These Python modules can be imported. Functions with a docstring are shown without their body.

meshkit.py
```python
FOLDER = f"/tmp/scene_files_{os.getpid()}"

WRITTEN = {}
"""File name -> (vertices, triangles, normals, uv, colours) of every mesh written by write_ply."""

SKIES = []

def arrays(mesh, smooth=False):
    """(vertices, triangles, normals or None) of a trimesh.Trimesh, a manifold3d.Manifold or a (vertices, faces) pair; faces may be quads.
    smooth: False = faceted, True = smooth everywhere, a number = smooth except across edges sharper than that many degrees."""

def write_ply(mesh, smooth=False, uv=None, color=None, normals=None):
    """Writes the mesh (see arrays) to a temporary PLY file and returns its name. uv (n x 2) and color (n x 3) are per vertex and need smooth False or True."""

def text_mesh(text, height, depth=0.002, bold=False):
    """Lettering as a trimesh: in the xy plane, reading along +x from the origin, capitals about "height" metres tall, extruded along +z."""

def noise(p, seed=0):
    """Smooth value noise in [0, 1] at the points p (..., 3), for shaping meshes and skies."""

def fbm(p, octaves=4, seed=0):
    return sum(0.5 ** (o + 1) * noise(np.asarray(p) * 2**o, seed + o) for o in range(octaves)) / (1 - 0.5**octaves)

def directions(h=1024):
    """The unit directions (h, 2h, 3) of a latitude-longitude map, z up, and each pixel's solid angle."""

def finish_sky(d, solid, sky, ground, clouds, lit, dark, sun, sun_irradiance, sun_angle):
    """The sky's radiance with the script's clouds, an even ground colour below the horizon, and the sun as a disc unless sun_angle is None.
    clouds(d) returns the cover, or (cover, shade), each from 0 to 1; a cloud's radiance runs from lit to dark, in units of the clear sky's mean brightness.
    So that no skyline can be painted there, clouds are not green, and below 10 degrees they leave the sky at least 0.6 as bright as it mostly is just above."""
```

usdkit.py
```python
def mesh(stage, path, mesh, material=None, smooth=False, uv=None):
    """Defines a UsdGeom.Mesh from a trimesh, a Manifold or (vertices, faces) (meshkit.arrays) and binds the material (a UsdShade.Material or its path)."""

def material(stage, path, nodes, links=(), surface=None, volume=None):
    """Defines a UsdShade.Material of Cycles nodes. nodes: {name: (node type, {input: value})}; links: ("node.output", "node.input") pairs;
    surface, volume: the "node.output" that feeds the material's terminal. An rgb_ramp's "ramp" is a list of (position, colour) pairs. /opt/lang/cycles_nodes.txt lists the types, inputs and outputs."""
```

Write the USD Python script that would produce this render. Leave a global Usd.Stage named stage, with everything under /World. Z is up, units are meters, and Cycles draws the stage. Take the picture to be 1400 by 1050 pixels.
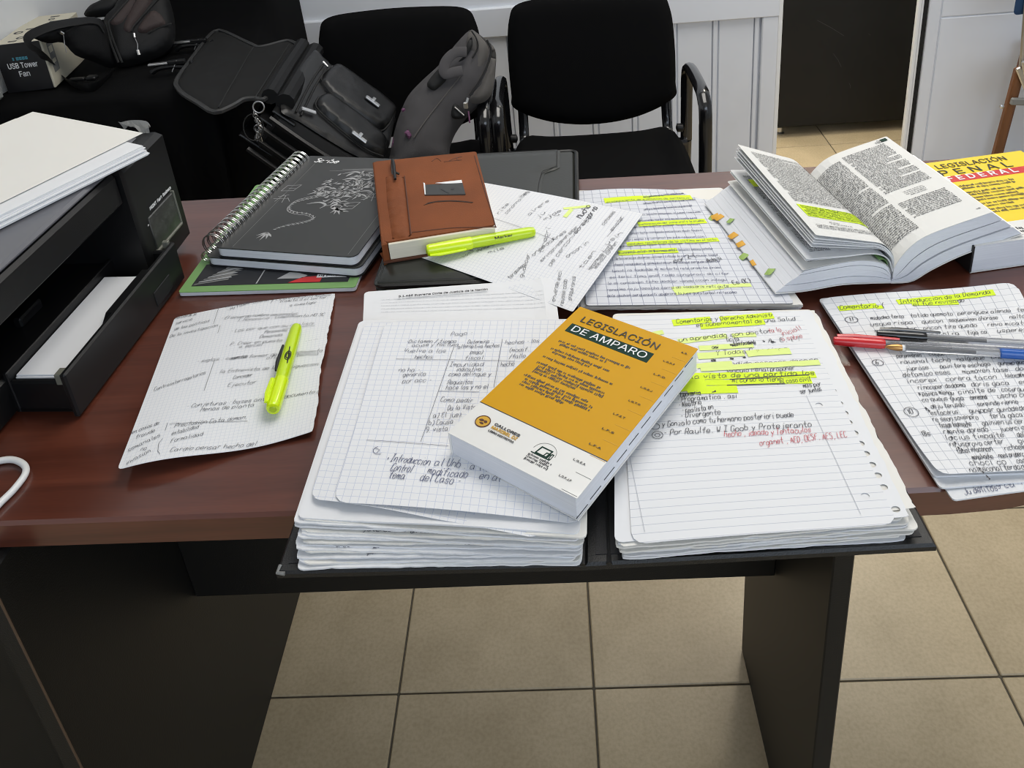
import math, random
import numpy as np
import trimesh, usdkit, meshkit
import manifold3d as m3
import shapely
from shapely import Polygon, Point, box as sbox
from scipy.spatial import Delaunay
from pxr import Usd, UsdGeom, UsdLux, UsdShade, Gf, Sdf

stage = Usd.Stage.CreateInMemory()
UsdGeom.SetStageUpAxis(stage, 'Z'); UsdGeom.SetStageMetersPerUnit(stage, 1.0)
world = UsdGeom.Xform.Define(stage, '/World'); stage.SetDefaultPrim(world.GetPrim())
UsdGeom.Scope.Define(stage, '/World/Looks')

# ---------------------------------------------------------------- camera (f and principal point in pixels of a 1400 x 1050 frame)
FPX, CX, CY, PITCH, ROLL, YAW, EYE = 1177.12, 700.0, 193.64, .4327, -.0932, -.0643, np.array([0, 0, 1.33])
_cy, _sy = math.cos(YAW), math.sin(YAW)
FWD = np.array([_sy * math.cos(PITCH), _cy * math.cos(PITCH), -math.sin(PITCH)])
_r0 = np.array([_cy, -_sy, 0]); _u0 = np.cross(_r0, FWD)
RGT = math.cos(ROLL) * _r0 + math.sin(ROLL) * _u0
UPV = -math.sin(ROLL) * _r0 + math.cos(ROLL) * _u0
cam = UsdGeom.Camera.Define(stage, '/World/camera')
cam.CreateHorizontalApertureAttr(36.0); cam.CreateVerticalApertureAttr(27.0)
cam.CreateFocalLengthAttr(36.0 * FPX / 1400)
cam.CreateVerticalApertureOffsetAttr(-36.0 * (525 - CY) / 1400)
cam.CreateClippingRangeAttr(Gf.Vec2f(0.05, 100))
EXPOSURE = 0.06
cam.CreateExposureAttr(EXPOSURE)
_m = np.eye(4); _m[0, :3], _m[1, :3], _m[2, :3], _m[3, :3] = RGT, UPV, -FWD, EYE
cam.AddTransformOp().Set(Gf.Matrix4d(*_m.ravel().tolist()))

# ---------------------------------------------------------------- light: soft daylight, a tall window behind the desk's user, ceiling panels
def rect_light(name, pos, target, w, h, inten, col):
    L = UsdLux.RectLight.Define(stage, '/World/' + name)
    L.CreateWidthAttr(w); L.CreateHeightAttr(h); L.CreateIntensityAttr(inten); L.CreateColorAttr(Gf.Vec3f(*col))
    p, t = np.array(pos, float), np.array(target, float)
    z = (p - t) / np.linalg.norm(p - t); up = np.array([0, 0, 1.]) if abs(z[2]) < .95 else np.array([0, 1., 0])
    x = np.cross(up, z); x /= np.linalg.norm(x); y = np.cross(z, x)
    m = np.eye(4); m[0, :3], m[1, :3], m[2, :3], m[3, :3] = x, y, z, p
    L.AddTransformOp().Set(Gf.Matrix4d(*m.ravel().tolist()))
    return L
dome = UsdLux.DomeLight.Define(stage, '/World/sky_light')
dome.CreateIntensityAttr(0.15); dome.CreateColorAttr(Gf.Vec3f(.90, .95, 1.0))
rect_light('ceiling_panel_light', (.45, 1.45, 2.56), (.45, 1.45, 0), 1.3, 1.3, 5.0, (1, .965, .91))
rect_light('window_daylight', (1.0, -1.55, 1.75), (.3, 1.0, .8), 2.2, 1.5, 2.4, (.72, .84, 1.0))
rect_light('back_room_light', (.75, 2.95, 2.5), (.80, 2.7, 0), 1.0, .8, 26.0, (1, .93, .78))

# ---------------------------------------------------------------- helpers
def at(px, py, z):
    "the point at height z seen at a pixel of the photograph: used to measure where things lie"
    d = FWD + RGT * (px - CX) / FPX - UPV * (py - CY) / FPX
    return EYE + d * ((z - EYE[2]) / d[2])
def aty(px, py, Y):
    d = FWD + RGT * (px - CX) / FPX - UPV * (py - CY) / FPX
    return EYE + d * (Y / d[1])

_count, _loc = {}, {}
def _path(name, parent):
    base = (parent.GetPath().pathString if parent else '/World')
    k = (base, name); n = _count.get(k, 0); _count[k] = n + 1
    return f'{base}/{name}' + (f'_{n:03d}' if n else '')
def _root(prim):
    p = prim
    while p.GetPath().pathString not in _loc and p.GetParent().GetPath().pathString != '/World':
        p = p.GetParent()
    return _loc.get(p.GetPath().pathString, np.zeros(3))
def tag(prim, label=None, cat=None, group=None, kind=None):
    for k, v in (('label', label), ('category', cat), ('group', group), ('kind', kind)):
        if v: prim.SetCustomDataByKey(k, v)
    return prim
def thing(name, label, cat, loc=(0, 0, 0), group=None, kind=None):
    p = _path(name, None); x = UsdGeom.Xform.Define(stage, p)
    x.AddTranslateOp().Set(Gf.Vec3d(*[float(a) for a in loc])); _loc[p] = np.array(loc, float)
    return tag(x.GetPrim(), label, cat, group, kind)
_ON = {k: v for ks, v in (('handwriting highlight crossed_out ruled_line print show_through green_page header_mark', ('leaf', 'sheet')), ('dragon_drawing logo margin_line picture_panel picture_stripe picture_shape picture_line picture_red caption_box caption', ('cover',)),
    ('pen_pocket cover_groove slit card_slot embossing', ('cover',)), ('title title_band cover_text', ('cover_panel',)), ('index_mark index_rule', ('cover_panel',)), ('coin device_icon publisher_mark publisher_text icon_ring', ('cover_panel_001',)),
    ('coin_rim coin_emblem', ('cover_panel_001',)), ('ink_window window_frame lettering', ('ink_tank_housing', 'front_panel', 'sheet', 'barrel')), ('paper_guide guide_stop tray_clip tray_front tray_grip', ('paper_tray',)), ('strap_keeper', ('strap_loop',)), ('brand_mark', ('front_panel',)),
    ('flap_rim flap_seam flap_hinge', ('flap',)), ('edge_band', ('leg_panel',)), ('printed_mark printed_strip', ('carton',)), ('scratch', ('door',)), ('card_print', ('card',)), ('cap_recess', ('cap',)), ('cap_clip', ('cap',))) for k in ks.split()}
_last = {}
def obj(name, mesh, mat, parent=None, smooth=35, uv=None, **kw):
    "one mesh; a mark or fitting is put under the part that it sits on (the page for its writing, the cover for its title)"
    if parent is not None and parent.GetTypeName() == 'Xform':
        for on in _ON.get(name, ()):
            q = _last.get((parent.GetPath().pathString, on))
            if q is not None: parent = q; break
    if isinstance(mesh, tuple) and len(mesh) == 3: mesh, uv = (mesh[0], mesh[1]), mesh[2]
    v, f, _ = meshkit.arrays(mesh, False)
    if parent is not None: v = v - _root(parent)
    m = usdkit.mesh(stage, _path(name, parent), (v, f), mat, smooth=(False if uv is not None else smooth), uv=uv)
    if parent is not None: _last[(parent.GetPath().pathString, name)] = m.GetPrim(); _last[(parent.GetPath().pathString, m.GetPrim().GetName())] = m.GetPrim()
    if name in ('handwriting', 'print', 'cover_text', 'crossed_out', 'show_through', 'caption', 'publisher_text', 'stitching'): kw['kind'] = 'stuff'
    return tag(m.GetPrim(), **kw)
def copy_of(root, loc, **kw):
    p = _path(root.GetName(), None); x = UsdGeom.Xform.Define(stage, p)
    x.AddTranslateOp().Set(Gf.Vec3d(*[float(a) for a in loc])); q = x.GetPrim()
    q.GetReferences().AddInternalReference(root.GetPath()); q.SetInstanceable(True)
    return tag(q, **kw)

cat_ = trimesh.util.concatenate
def hullof(pts): return trimesh.Trimesh(np.asarray(pts, float), process=False).convex_hull
def cbox(lo, hi, c=.002):
    lo, hi = np.array(lo, float), np.array(hi, float); lo, hi = np.minimum(lo, hi), np.maximum(lo, hi)
    c = min(c, *(.45 * (hi - lo))); P = []
    for sx in (0, 1):
        for sy in (0, 1):
            for sz in (0, 1):
                p = np.array([hi[i] if s else lo[i] for i, s in enumerate((sx, sy, sz))]); q = np.array([-1 if s else 1 for s in (sx, sy, sz)])
                for k in range(3):
                    d = q * c; d[k] = 0; P.append(p + d)
    return hullof(P)
def hprism(poly, z0, z1, b=.0015):
    p = np.array(Polygon(poly).exterior.coords)[:-1]; i = np.array(Polygon(poly).buffer(-b, join_style=2).exterior.coords)[:-1]
    b2 = min(b, .45 * (z1 - z0))
    return hullof(np.vstack([np.c_[i, np.full(len(i), z0)], np.c_[p, np.full(len(p), z0 + b2)], np.c_[p, np.full(len(p), z1 - b2)], np.c_[i, np.full(len(i), z1)]]))
def prism(poly, z0, z1):
    g = poly if hasattr(poly, 'geom_type') else Polygon(poly)
    gs = getattr(g, 'geoms', [g])
    m = cat_([trimesh.creation.extrude_polygon(x, z1 - z0, engine='earcut') for x in gs]); m.apply_translation([0, 0, z0]); return m
def place(mesh, o, ex, ey, ez=None):
    ex, ey = np.array(ex, float), np.array(ey, float); ez = np.cross(ex, ey) if ez is None else np.array(ez, float)
    v, f, _ = meshkit.arrays(mesh, False)
    return trimesh.Trimesh(np.asarray(o) + v[:, :1] * ex + v[:, 1:2] * ey + v[:, 2:3] * ez, f if np.dot(np.cross(ex, ey), ez) > 0 else f[:, ::-1], process=False)
def unit(a): a = np.array(a, float); return a / np.linalg.norm(a)
def smoothline(pts, n=4, closed=False):
    "Catmull-Rom through the points"
    p = np.array(pts, float); m = len(p)
    if not closed: p = np.vstack([2 * p[0] - p[1], p, 2 * p[-1] - p[-2]]); idx = range(1, m)
    else: p = np.vstack([p[-1], p, p[0], p[1]]); idx = range(1, m + 1)
    out = []
    for i in idx:
        a, b, c, d = p[i - 1], p[i], p[i + 1], p[i + 2]
        for t in np.arange(n) / n:
            out.append(.5 * (2 * b + (c - a) * t + (2 * a - 5 * b + 4 * c - d) * t * t + (3 * b - a - 3 * c + d) * t ** 3))
    if not closed: out.append(p[-2])
    return np.array(out)
def tube(pts, r, n=8, closed=False, flat=1.0, upv=None):
    "swept tube; r a number or one per point; flat squeezes one axis"
    p = np.array(pts, float); m = len(p); r = np.broadcast_to(r, m)
    t = (np.roll(p, -1, 0) - np.roll(p, 1, 0)) if closed else np.gradient(p, axis=0)
    t /= np.linalg.norm(t, axis=1, keepdims=True) + 1e-12
    u = np.array(upv if upv is not None else ([0, 0, 1] if abs(t[0][2]) < .9 else [1, 0, 0]), float); V = []
    for i in range(m):
        u = u - t[i] * (u @ t[i]); u /= np.linalg.norm(u) + 1e-12
        w = np.cross(t[i], u)
        a = np.arange(n) * 2 * np.pi / n
        V.append(p[i] + r[i] * (np.cos(a)[:, None] * u * flat + np.sin(a)[:, None] * w))
    V = np.vstack(V); F = []
    for i in range(m if closed else m - 1):
        j = (i + 1) % m
        for k in range(n):
            l = (k + 1) % n; F += [(i * n + k, i * n + l, j * n + l), (i * n + k, j * n + l, j * n + k)]
    if not closed:
        V = np.vstack([V, p[0], p[-1]]); a, b = len(V) - 2, len(V) - 1
        for k in range(n):
            l = (k + 1) % n; F += [(a, l, k), (b, (m - 1) * n + k, (m - 1) * n + l)]
    return trimesh.Trimesh(V, np.array(F), process=False)
def lathe(prof, a, b, n=20):
    "profile [(distance along a->b in metres, radius)]"
    a, b = np.array(a, float), np.array(b, float); d = unit(b - a)
    return tube([a + d * s for s, _ in prof], [max(r, 1e-5) for _, r in prof], n)
def join(*ms): return cat_([x if isinstance(x, trimesh.Trimesh) else trimesh.Trimesh(x[0], x[1], process=False) for x in ms])
def tri2d(poly, step):
    "triangulates a polygon with an even interior grid; returns points, triangles, distance of each point to the border"
    rings = [poly.exterior] + list(poly.interiors); B = []
    for r in rings:
        c = np.array(r.segmentize(step * .7).coords)[:-1]; B.append(c)
    B = np.vstack(B); x0, y0, x1, y1 = poly.bounds
    nx, ny = max(2, int((x1 - x0) / step)), max(2, int((y1 - y0) / step))
    G = np.stack(np.meshgrid(np.linspace(x0, x1, nx + 1), np.linspace(y0, y1, ny + 1), indexing='ij'), -1).reshape(-1, 2)
    G = G[shapely.contains_xy(poly.buffer(-.42 * step), G[:, 0], G[:, 1])]
    P = np.vstack([B, G]); T = Delaunay(P).simplices
    c = P[T].mean(1); T = T[shapely.contains_xy(poly.buffer(1e-9), c[:, 0], c[:, 1])]
    a, b, c = P[T[:, 0]], P[T[:, 1]], P[T[:, 2]]
    ar = (b[:, 0] - a[:, 0]) * (c[:, 1] - a[:, 1]) - (b[:, 1] - a[:, 1]) * (c[:, 0] - a[:, 0])
    T = T[np.abs(ar) > 1e-12]; ar = ar[np.abs(ar) > 1e-12]
    T[ar < 0] = T[ar < 0][:, ::-1]
    dist = shapely.distance(shapely.points(P), poly.boundary)
    return P, T, dist
def skin(P2, T, top, bot):
    "closes two sheets over one 2-D triangulation"
    n = len(P2); e = np.sort(np.vstack([T[:, [0, 1]], T[:, [1, 2]], T[:, [2, 0]]]), axis=1)
    d = np.vstack([T[:, [0, 1]], T[:, [1, 2]], T[:, [2, 0]]])
    _, inv, cnt = np.unique(e, axis=0, return_inverse=True, return_counts=True); d = d[cnt[inv.ravel()] == 1]
    S = np.vstack([np.c_[d[:, 0], d[:, 0] + n, d[:, 1]], np.c_[d[:, 1], d[:, 0] + n, d[:, 1] + n]])
    return np.vstack([top, bot]), np.vstack([T, T[:, ::-1] + n, S])
def pillow(poly, o, ex, ey, hf, hb, R, step, amp=0, freq=20, seed=0, ez=None, bend=None, flatb=False):
    "an inflated cushion over a polygon: bulges hf to the front and hb to the back, round within R of the border"
    ex, ey = unit(ex), unit(ey); ez = np.cross(ex, ey) if ez is None else ez
    poly = poly if hasattr(poly, 'exterior') else Polygon(poly)
    P, T, d = tri2d(poly, step); k = np.clip(d / R, 0, 1); k = np.sqrt(1 - (1 - k) ** 2)
    base = np.asarray(o) + P[:, :1] * ex + P[:, 1:] * ey
    if bend is not None: base = base + np.outer(bend(P[:, 0], P[:, 1]), ez)
    w = amp * (meshkit.fbm(base * freq, 4, seed) - .5) * k
    top = base + np.outer(k * hf + w, ez); bot = base - np.outer((np.where(d > 0, 1, 0) if flatb else k) * hb, ez)
    v, f = skin(P, T, top, bot)
    return trimesh.Trimesh(v, f, process=False)
def rrect(w, h, r, x=0, y=0, n=6): return sbox(x + r, y + r, x + w - r, y + h - r).buffer(r, quad_segs=n)

# ---------------------------------------------------------------- materials
def M(name, nodes, links, surface='p.BSDF'):
    return usdkit.material(stage, '/World/Looks/' + name, nodes, links, surface=surface)
def plain(name, col, rough=.5, bump=0, scale=300, var=0, vscale=20, stretch=(1, 1, 1), **kw):
    n = {'p': ('principled_bsdf', dict(base_color=col, roughness=rough, **kw))}; l = []
    if bump or var:
        n['g'] = ('texture_coordinate', {}); n['mp'] = ('mapping', {'scale': stretch}); l.append(('g.object', 'mp.vector'))
    if bump:
        n['n'] = ('noise_texture', {'scale': scale, 'detail': 3.0}); n['b'] = ('bump', {'strength': bump, 'distance': .001})
        l += [('mp.vector', 'n.vector'), ('n.fac', 'b.height'), ('b.normal', 'p.normal')]
    if var:
        c = np.array(col)
        n['v'] = ('noise_texture', {'scale': vscale, 'detail': 4.0})
        n['r'] = ('rgb_ramp', {'ramp': [(.25, c * (1 - var)), (.75, np.minimum(c * (1 + var), 1))]})
        l += [('mp.vector', 'v.vector'), ('v.fac', 'r.fac'), ('r.color', 'p.base_color')]
    return M(name, n, l)
PAPER = (.80, .805, .82)
m_paper = plain('paper', PAPER, .75, bump=.06, scale=60)
m_paper_warm = plain('paper_warm', (.82, .80, .75), .75, bump=.06, scale=60)
m_paper_cream = plain('paper_cream', (.80, .74, .60), .8)
def block_mat(name, col, direction=(0, 0, 1), scale=900):
    "page edges: fine lines between the leaves"
    return plain(name, col, .8, bump=.25, scale=1, var=.05, vscale=1, stretch=tuple(np.array(direction) * scale + 6))
m_block = block_mat('page_block', (.78, .79, .83))
m_block_cream = block_mat('page_block_cream', (.80, .74, .60))
def ruled(name, sx, sy, col, wx=.00035, wy=.00035, base=PAPER, red=None):
    "ruled paper: lines every sx / sy metres of the sheet's own uv (0 = none)"
    n = {'t': ('uvmap', {'attribute': 'st'}), 's': ('separate_xyz', {}), 'p': ('principled_bsdf', {'roughness': .75})}; l = [('t.UV', 's.vector')]; outs = []
    for ax, st, w in (('x', sx, wx), ('y', sy, wy)):
        if not st: continue
        n['m' + ax] = ('math', {'math_type': 'multiply', 'value2': 1 / st}); n['f' + ax] = ('math', {'math_type': 'fraction'})
        n['l' + ax] = ('math', {'math_type': 'less_than', 'value2': w / st})
        l += [('s.' + ax, f'm{ax}.value1'), (f'm{ax}.value', f'f{ax}.value1'), (f'f{ax}.value', f'l{ax}.value1')]; outs.append(f'l{ax}.value')
    if len(outs) == 2:
        n['either'] = ('math', {'math_type': 'maximum'}); l += [(outs[0], 'either.value1'), (outs[1], 'either.value2')]; outs = ['either.value']
    n['c'] = ('mix', {'mix_type': 'mix', 'color1': base, 'color2': col}); l += [(outs[0], 'c.fac'), ('c.color', 'p.base_color')]
    return M(name, n, l)
m_grid = ruled('grid_paper', .005, .005, (.55, .58, .67))
m_grid7 = ruled('grid_paper_large', .0072, .0072, (.53, .57, .70), .0004, .0004)
m_gridb = ruled('grid_paper_dark', .0118, .0118, (.33, .35, .44), .0007, .0007, base=(.70, .715, .76))
m_lined = ruled('lined_paper', 0, .0075, (.55, .57, .63), wy=.0005)
m_ink = plain('ink_black', (.055, .055, .065), .6)
m_ink_soft = plain('ink_grey', (.13, .13, .16), .7)
m_ink_blue = plain('ink_blue', (.07, .08, .16), .6)
m_ink_red = plain('ink_red', (.55, .10, .12), .6)
m_print = plain('print_black', (.06, .06, .065), .7)
m_hl = plain('highlighter_ink', (.72, .93, .02), .7)
m_hl_pale = plain('highlighter_ink_pale', (.77, .90, .28), .7)
m_hl_body = plain('highlighter_plastic', (.62, .86, .0), .25, coat_weight=.4, transmission_weight=.12)
m_hl_cap = plain('highlighter_cap_plastic', (.70, .92, .0), .18, coat_weight=.5)
m_hl_dark = plain('highlighter_olive', (.42, .58, .0), .3)
m_yel_cover = plain('yellow_card', (.64, .325, .001), .42, coat_weight=.06, coat_roughness=.25, specular_ior_level=.18)
m_yel_bright = plain('bright_yellow_card', (.90, .66, .008), .32, coat_weight=.3, coat_roughness=.25)
m_white_card = plain('white_card', (.80, .79, .76), .3, coat_weight=.3)
m_green_dark = plain('dark_green_print', (.004, .034, .022), .6, specular_ior_level=.2)
m_green_mag = plain('magazine_green', (.20, .38, .13), .4)
m_gold = plain('gold_print', (.65, .36, .02), .35)
m_red_print = plain('red_print', (.62, .03, .03), .4)
m_black_print = plain('black_card', (.02, .02, .022), .4)
m_white_print = plain('white_print', (.85, .85, .85), .5)
m_leather = plain('black_leather', (.009, .009, .009), .42, bump=.35, scale=900)
m_leather_soft = plain('black_padded_leather', (.022, .023, .019), .27, bump=.12, scale=400)
m_leather_tex = plain('black_weave_vinyl', (.014, .014, .016), .5, bump=.5, scale=1500)
m_brown = plain('brown_leather', (.205, .058, .016), .7, bump=.2, scale=600, var=.18, vscale=14, specular_ior_level=.3)
m_brown_dark = plain('brown_leather_dark', (.10, .032, .014), .6)
m_slit = plain('dark_slit', (.03, .012, .006), .8)
m_silver_print = plain('silver_print', (.42, .42, .42), .35)
m_cover_grey = plain('dark_grey_cover', (.036, .036, .034), .36, var=.12, vscale=6)
m_wire = plain('wire_steel', (.75, .75, .75), .22, metallic=1.0)
m_steel = plain('steel', (.6, .6, .6), .3, metallic=1.0)
m_black_plastic = plain('black_plastic', (.0065, .0065, .007), .38, bump=.15, scale=1200, specular_ior_level=.35)
m_black_gloss = plain('black_gloss', (.008, .008, .009), .12, coat_weight=.5)
m_black_matte = plain('black_matte', (.006, .006, .007), .7)
m_tank = plain('ink_tank_window', (.040, .041, .037), .22, var=.4, vscale=60, coat_weight=.5)
m_tank_rim = plain('ink_tank_rim', (.16, .16, .13), .3)
m_lid_grey = plain('printer_lid', (.12, .12, .135), .22, coat_weight=.3)
m_fabric = plain('chair_fabric', (.0035, .0035, .0038), .95, bump=.6, scale=1400, specular_ior_level=.12)
m_tube = plain('chair_tube', (.006, .006, .007), .18, coat_weight=.6)
m_cloth = plain('black_cloth', (.0032, .0032, .0035), .95, bump=.5, scale=900, specular_ior_level=.12)
m_nylon = plain('black_nylon', (.0055, .0055, .006), .6, bump=.4, scale=800, specular_ior_level=.3)
m_nylon_shiny = plain('black_nylon_shiny', (.006, .006, .0065), .38, bump=.2, scale=300)
m_felt = plain('flap_lining', (.0135, .0135, .0135), .85, bump=.4, scale=900, specular_ior_level=.2)
m_piping = plain('piping', (.028, .028, .028), .5)
m_grey_fabric = plain('grey_backpack_cloth', (.070, .066, .068), .9, bump=.4, scale=900, var=.15, vscale=12)
m_grey_fabric2 = plain('grey_backpack_cloth_light', (.108, .100, .093), .9, bump=.4, scale=900, var=.15, vscale=12)
m_purple = plain('purple_tape', (.16, .06, .13), .6)
m_brown_nylon = plain('brown_nylon', (.035, .022, .020), .7, bump=.5, scale=600)
m_wall = plain('white_paint', (.80, .83, .88), .55, var=.03, vscale=3)
m_wall_left = plain('white_plaster', (.74, .755, .77), .7, bump=.2, scale=80, var=.04, vscale=8)
m_board = plain('white_board_paint', (.78, .81, .87), .5, var=.03, vscale=4)
m_gap = plain('dark_gap', (.10, .10, .10), .9)
m_ceiling = plain('ceiling_paint', (.8, .8, .78), .8)
m_alu = plain('white_aluminium', (.86, .87, .88), .35)
m_rubber = plain('black_rubber', (.006, .006, .006), .7)
m_fridge = plain('black_enamel', (.0045, .0045, .004), .5, var=.35, vscale=10, bump=.15, scale=150, specular_ior_level=.35)
m_grout = plain('grout', (.10, .085, .06), .9)
m_carton = plain('printed_carton_cream', (.62, .58, .46), .6)
m_carton_black = plain('carton_black', (.008, .008, .01), .45)
m_cyan = plain('cyan_print', (.08, .35, .45), .5)
m_cable = plain('white_cable', (.80, .80, .78), .35)
m_grey_carton = plain('grey_carton', (.30, .31, .30), .6)
m_red_plastic = plain('red_plastic', (.62, .012, .018), .22, coat_weight=.4)
m_blue_plastic = plain('blue_plastic', (.012, .10, .42), .25, coat_weight=.4)
m_blue_cloth = plain('blue_canvas', (.015, .05, .13), .85)
m_brass = plain('brass', (.50, .27, .10), .35, metallic=1.0)
m_clear = plain('clear_plastic', (.9, .9, .92), .08, transmission_weight=.85, ior=1.45)
m_ink_core = plain('ink_core', (.03, .03, .03), .4)
m_tab_orange = plain('orange_sticky_tab', (.80, .42, .05), .6)
m_tab_green = plain('green_sticky_tab', (.36, .52, .14), .6)
m_scrap = plain('grey_scrap', (.22, .22, .21), .6)
m_brownwood = plain('brown_wood', (.16, .062, .022), .45, bump=.2, scale=40, var=.3, vscale=8, stretch=(8, 8, 1))
m_edge_tan = plain('tan_edge', (.10, .06, .035), .6)
m_desk_black = plain('black_laminate', (.0065, .0065, .0062), .48, bump=.25, scale=700, specular_ior_level=.35)
def wood_mat(name, c0, c1, c2, stretch):
    return M(name, {'t': ('texture_coordinate', {}), 'mp': ('mapping', {'scale': stretch}), 'n': ('noise_texture', {'scale': 3.0, 'detail': 6.0, 'roughness': .65, 'distortion': .6}),
        'r': ('rgb_ramp', {'ramp': [(.25, c0), (.5, c1), (.78, c2)]}), 'n2': ('noise_texture', {'scale': 60.0, 'detail': 2.0}), 'b': ('bump', {'strength': .05, 'distance': .001}),
        'p': ('principled_bsdf', {'roughness': .34, 'coat_weight': .8, 'coat_roughness': .16, 'coat_ior': 1.55})},
        [('t.object', 'mp.vector'), ('mp.vector', 'n.vector'), ('n.fac', 'r.fac'), ('r.color', 'p.base_color'), ('mp.vector', 'n2.vector'), ('n2.fac', 'b.height'), ('b.normal', 'p.normal')])
m_mahogany = wood_mat('mahogany', (.060, .0155, .0085), (.104, .027, .0145), (.145, .041, .022), (1.2, 14, 14))
def tile_mat(name, k):
    return M(name, {'t': ('geometry', {}), 'n': ('noise_texture', {'scale': 9.0, 'detail': 5.0, 'roughness': .6}), 'n2': ('noise_texture', {'scale': 180.0, 'detail': 3.0}),
        'r': ('rgb_ramp', {'ramp': [(.3, np.array((.46, .365, .225)) * k), (.7, np.array((.56, .45, .29)) * k)]}),
        'r2': ('rgb_ramp', {'ramp': [(.3, (.78, .76, .72)), (.62, (1, 1, 1))]}), 'mx': ('mix', {'mix_type': 'multiply', 'fac': .6}),
        'b': ('bump', {'strength': .12, 'distance': .001}), 'p': ('principled_bsdf', {'roughness': .38})},
        [('t.position', 'n.vector'), ('t.position', 'n2.vector'), ('n.fac', 'r.fac'), ('n2.fac', 'r2.fac'), ('r.color', 'mx.color1'), ('r2.color', 'mx.color2'), ('mx.color', 'p.base_color'), ('n2.fac', 'b.height'), ('b.normal', 'p.normal')])
m_tiles = [tile_mat('floor_tile_%d' % i, k) for i, k in enumerate((.94, 1.0, 1.05))]

# ---------------------------------------------------------------- the room
S_ = dict(kind='structure')
XL, YB, XR, YF, ZC = -1.27, 2.45, 3.0, -2.2, 2.6
fl = thing('floor', 'beige stone-look ceramic tile floor with dark joints', None, kind='structure')
obj('grout', cbox((XL - .1, YF - .1, -.06), (XR + .1, 5.0, -.003), .001), m_grout, fl)
_rng = random.Random(4)
PT, TX0, TY0 = .305, -.0075, .851
for i in range(-5, 7):
    for j in range(-4, 9):
        x, y = TX0 + PT * i, TY0 + PT * j; g = .0016
        obj('tile', cbox((x + g, y + g, -.008), (x + PT - g, y + PT - g, _rng.uniform(-.0004, .0002)), .0015), m_tiles[_rng.randrange(3)], fl, smooth=False)
obj('tile_field', join(cbox((XL, YF, -.008), (TX0 - 5 * PT - .002 + .26, TY0 - 4 * PT - .002, 0), .001), cbox((TX0 + 7 * PT + .002, YF, -.008), (XR, 5.0, 0), .001),
     cbox((XL, YF, -.008), (TX0 + 7 * PT, TY0 - 4 * PT - .002, -.0005), .001), cbox((XL, TY0 + 9 * PT + .002, -.008), (TX0 + 7 * PT, 5.0, 0), .001)), m_tiles[1], fl, smooth=False)

wb = thing('wall_back', 'white painted wall of vertical boards under a wide horizontal rail', None, kind='structure')
DX0, DX1 = .652, 1.060
obj('wall_panel', join(cbox((XL, YB, .63), (DX0, YB + .05, ZC), .001), cbox((XL, YB + .012, 0), (DX0, YB + .05, .64), .001), cbox((DX0, YB, 2.1), (DX1 + .03, YB + .05, ZC), .001)), m_wall, wb)
obj('rail', cbox((XL, YB - .014, .545), (DX0, YB + .01, .634), .003), m_board, wb)
x = .601
obj('stile', cbox((.604, YB - .010, 0), (DX0, YB + .05, .545), .003), m_board, wb)
while x > XL + .01:
    w = .1215 if x > .5 or x < .5 else .12
    obj('batten', cbox((x - .016, YB - .001, 0), (x - .003, YB + .014, .543), .002), m_board, wb, smooth=False)
    obj('plank', cbox((max(x - w + .002, XL), YB + .003, 0), (x - .018, YB + .014, .543), .002), m_board, wb, smooth=False)
    x -= w
wbr = thing('wall_back', 'white painted panel wall right of the doorway', None, kind='structure')
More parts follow.
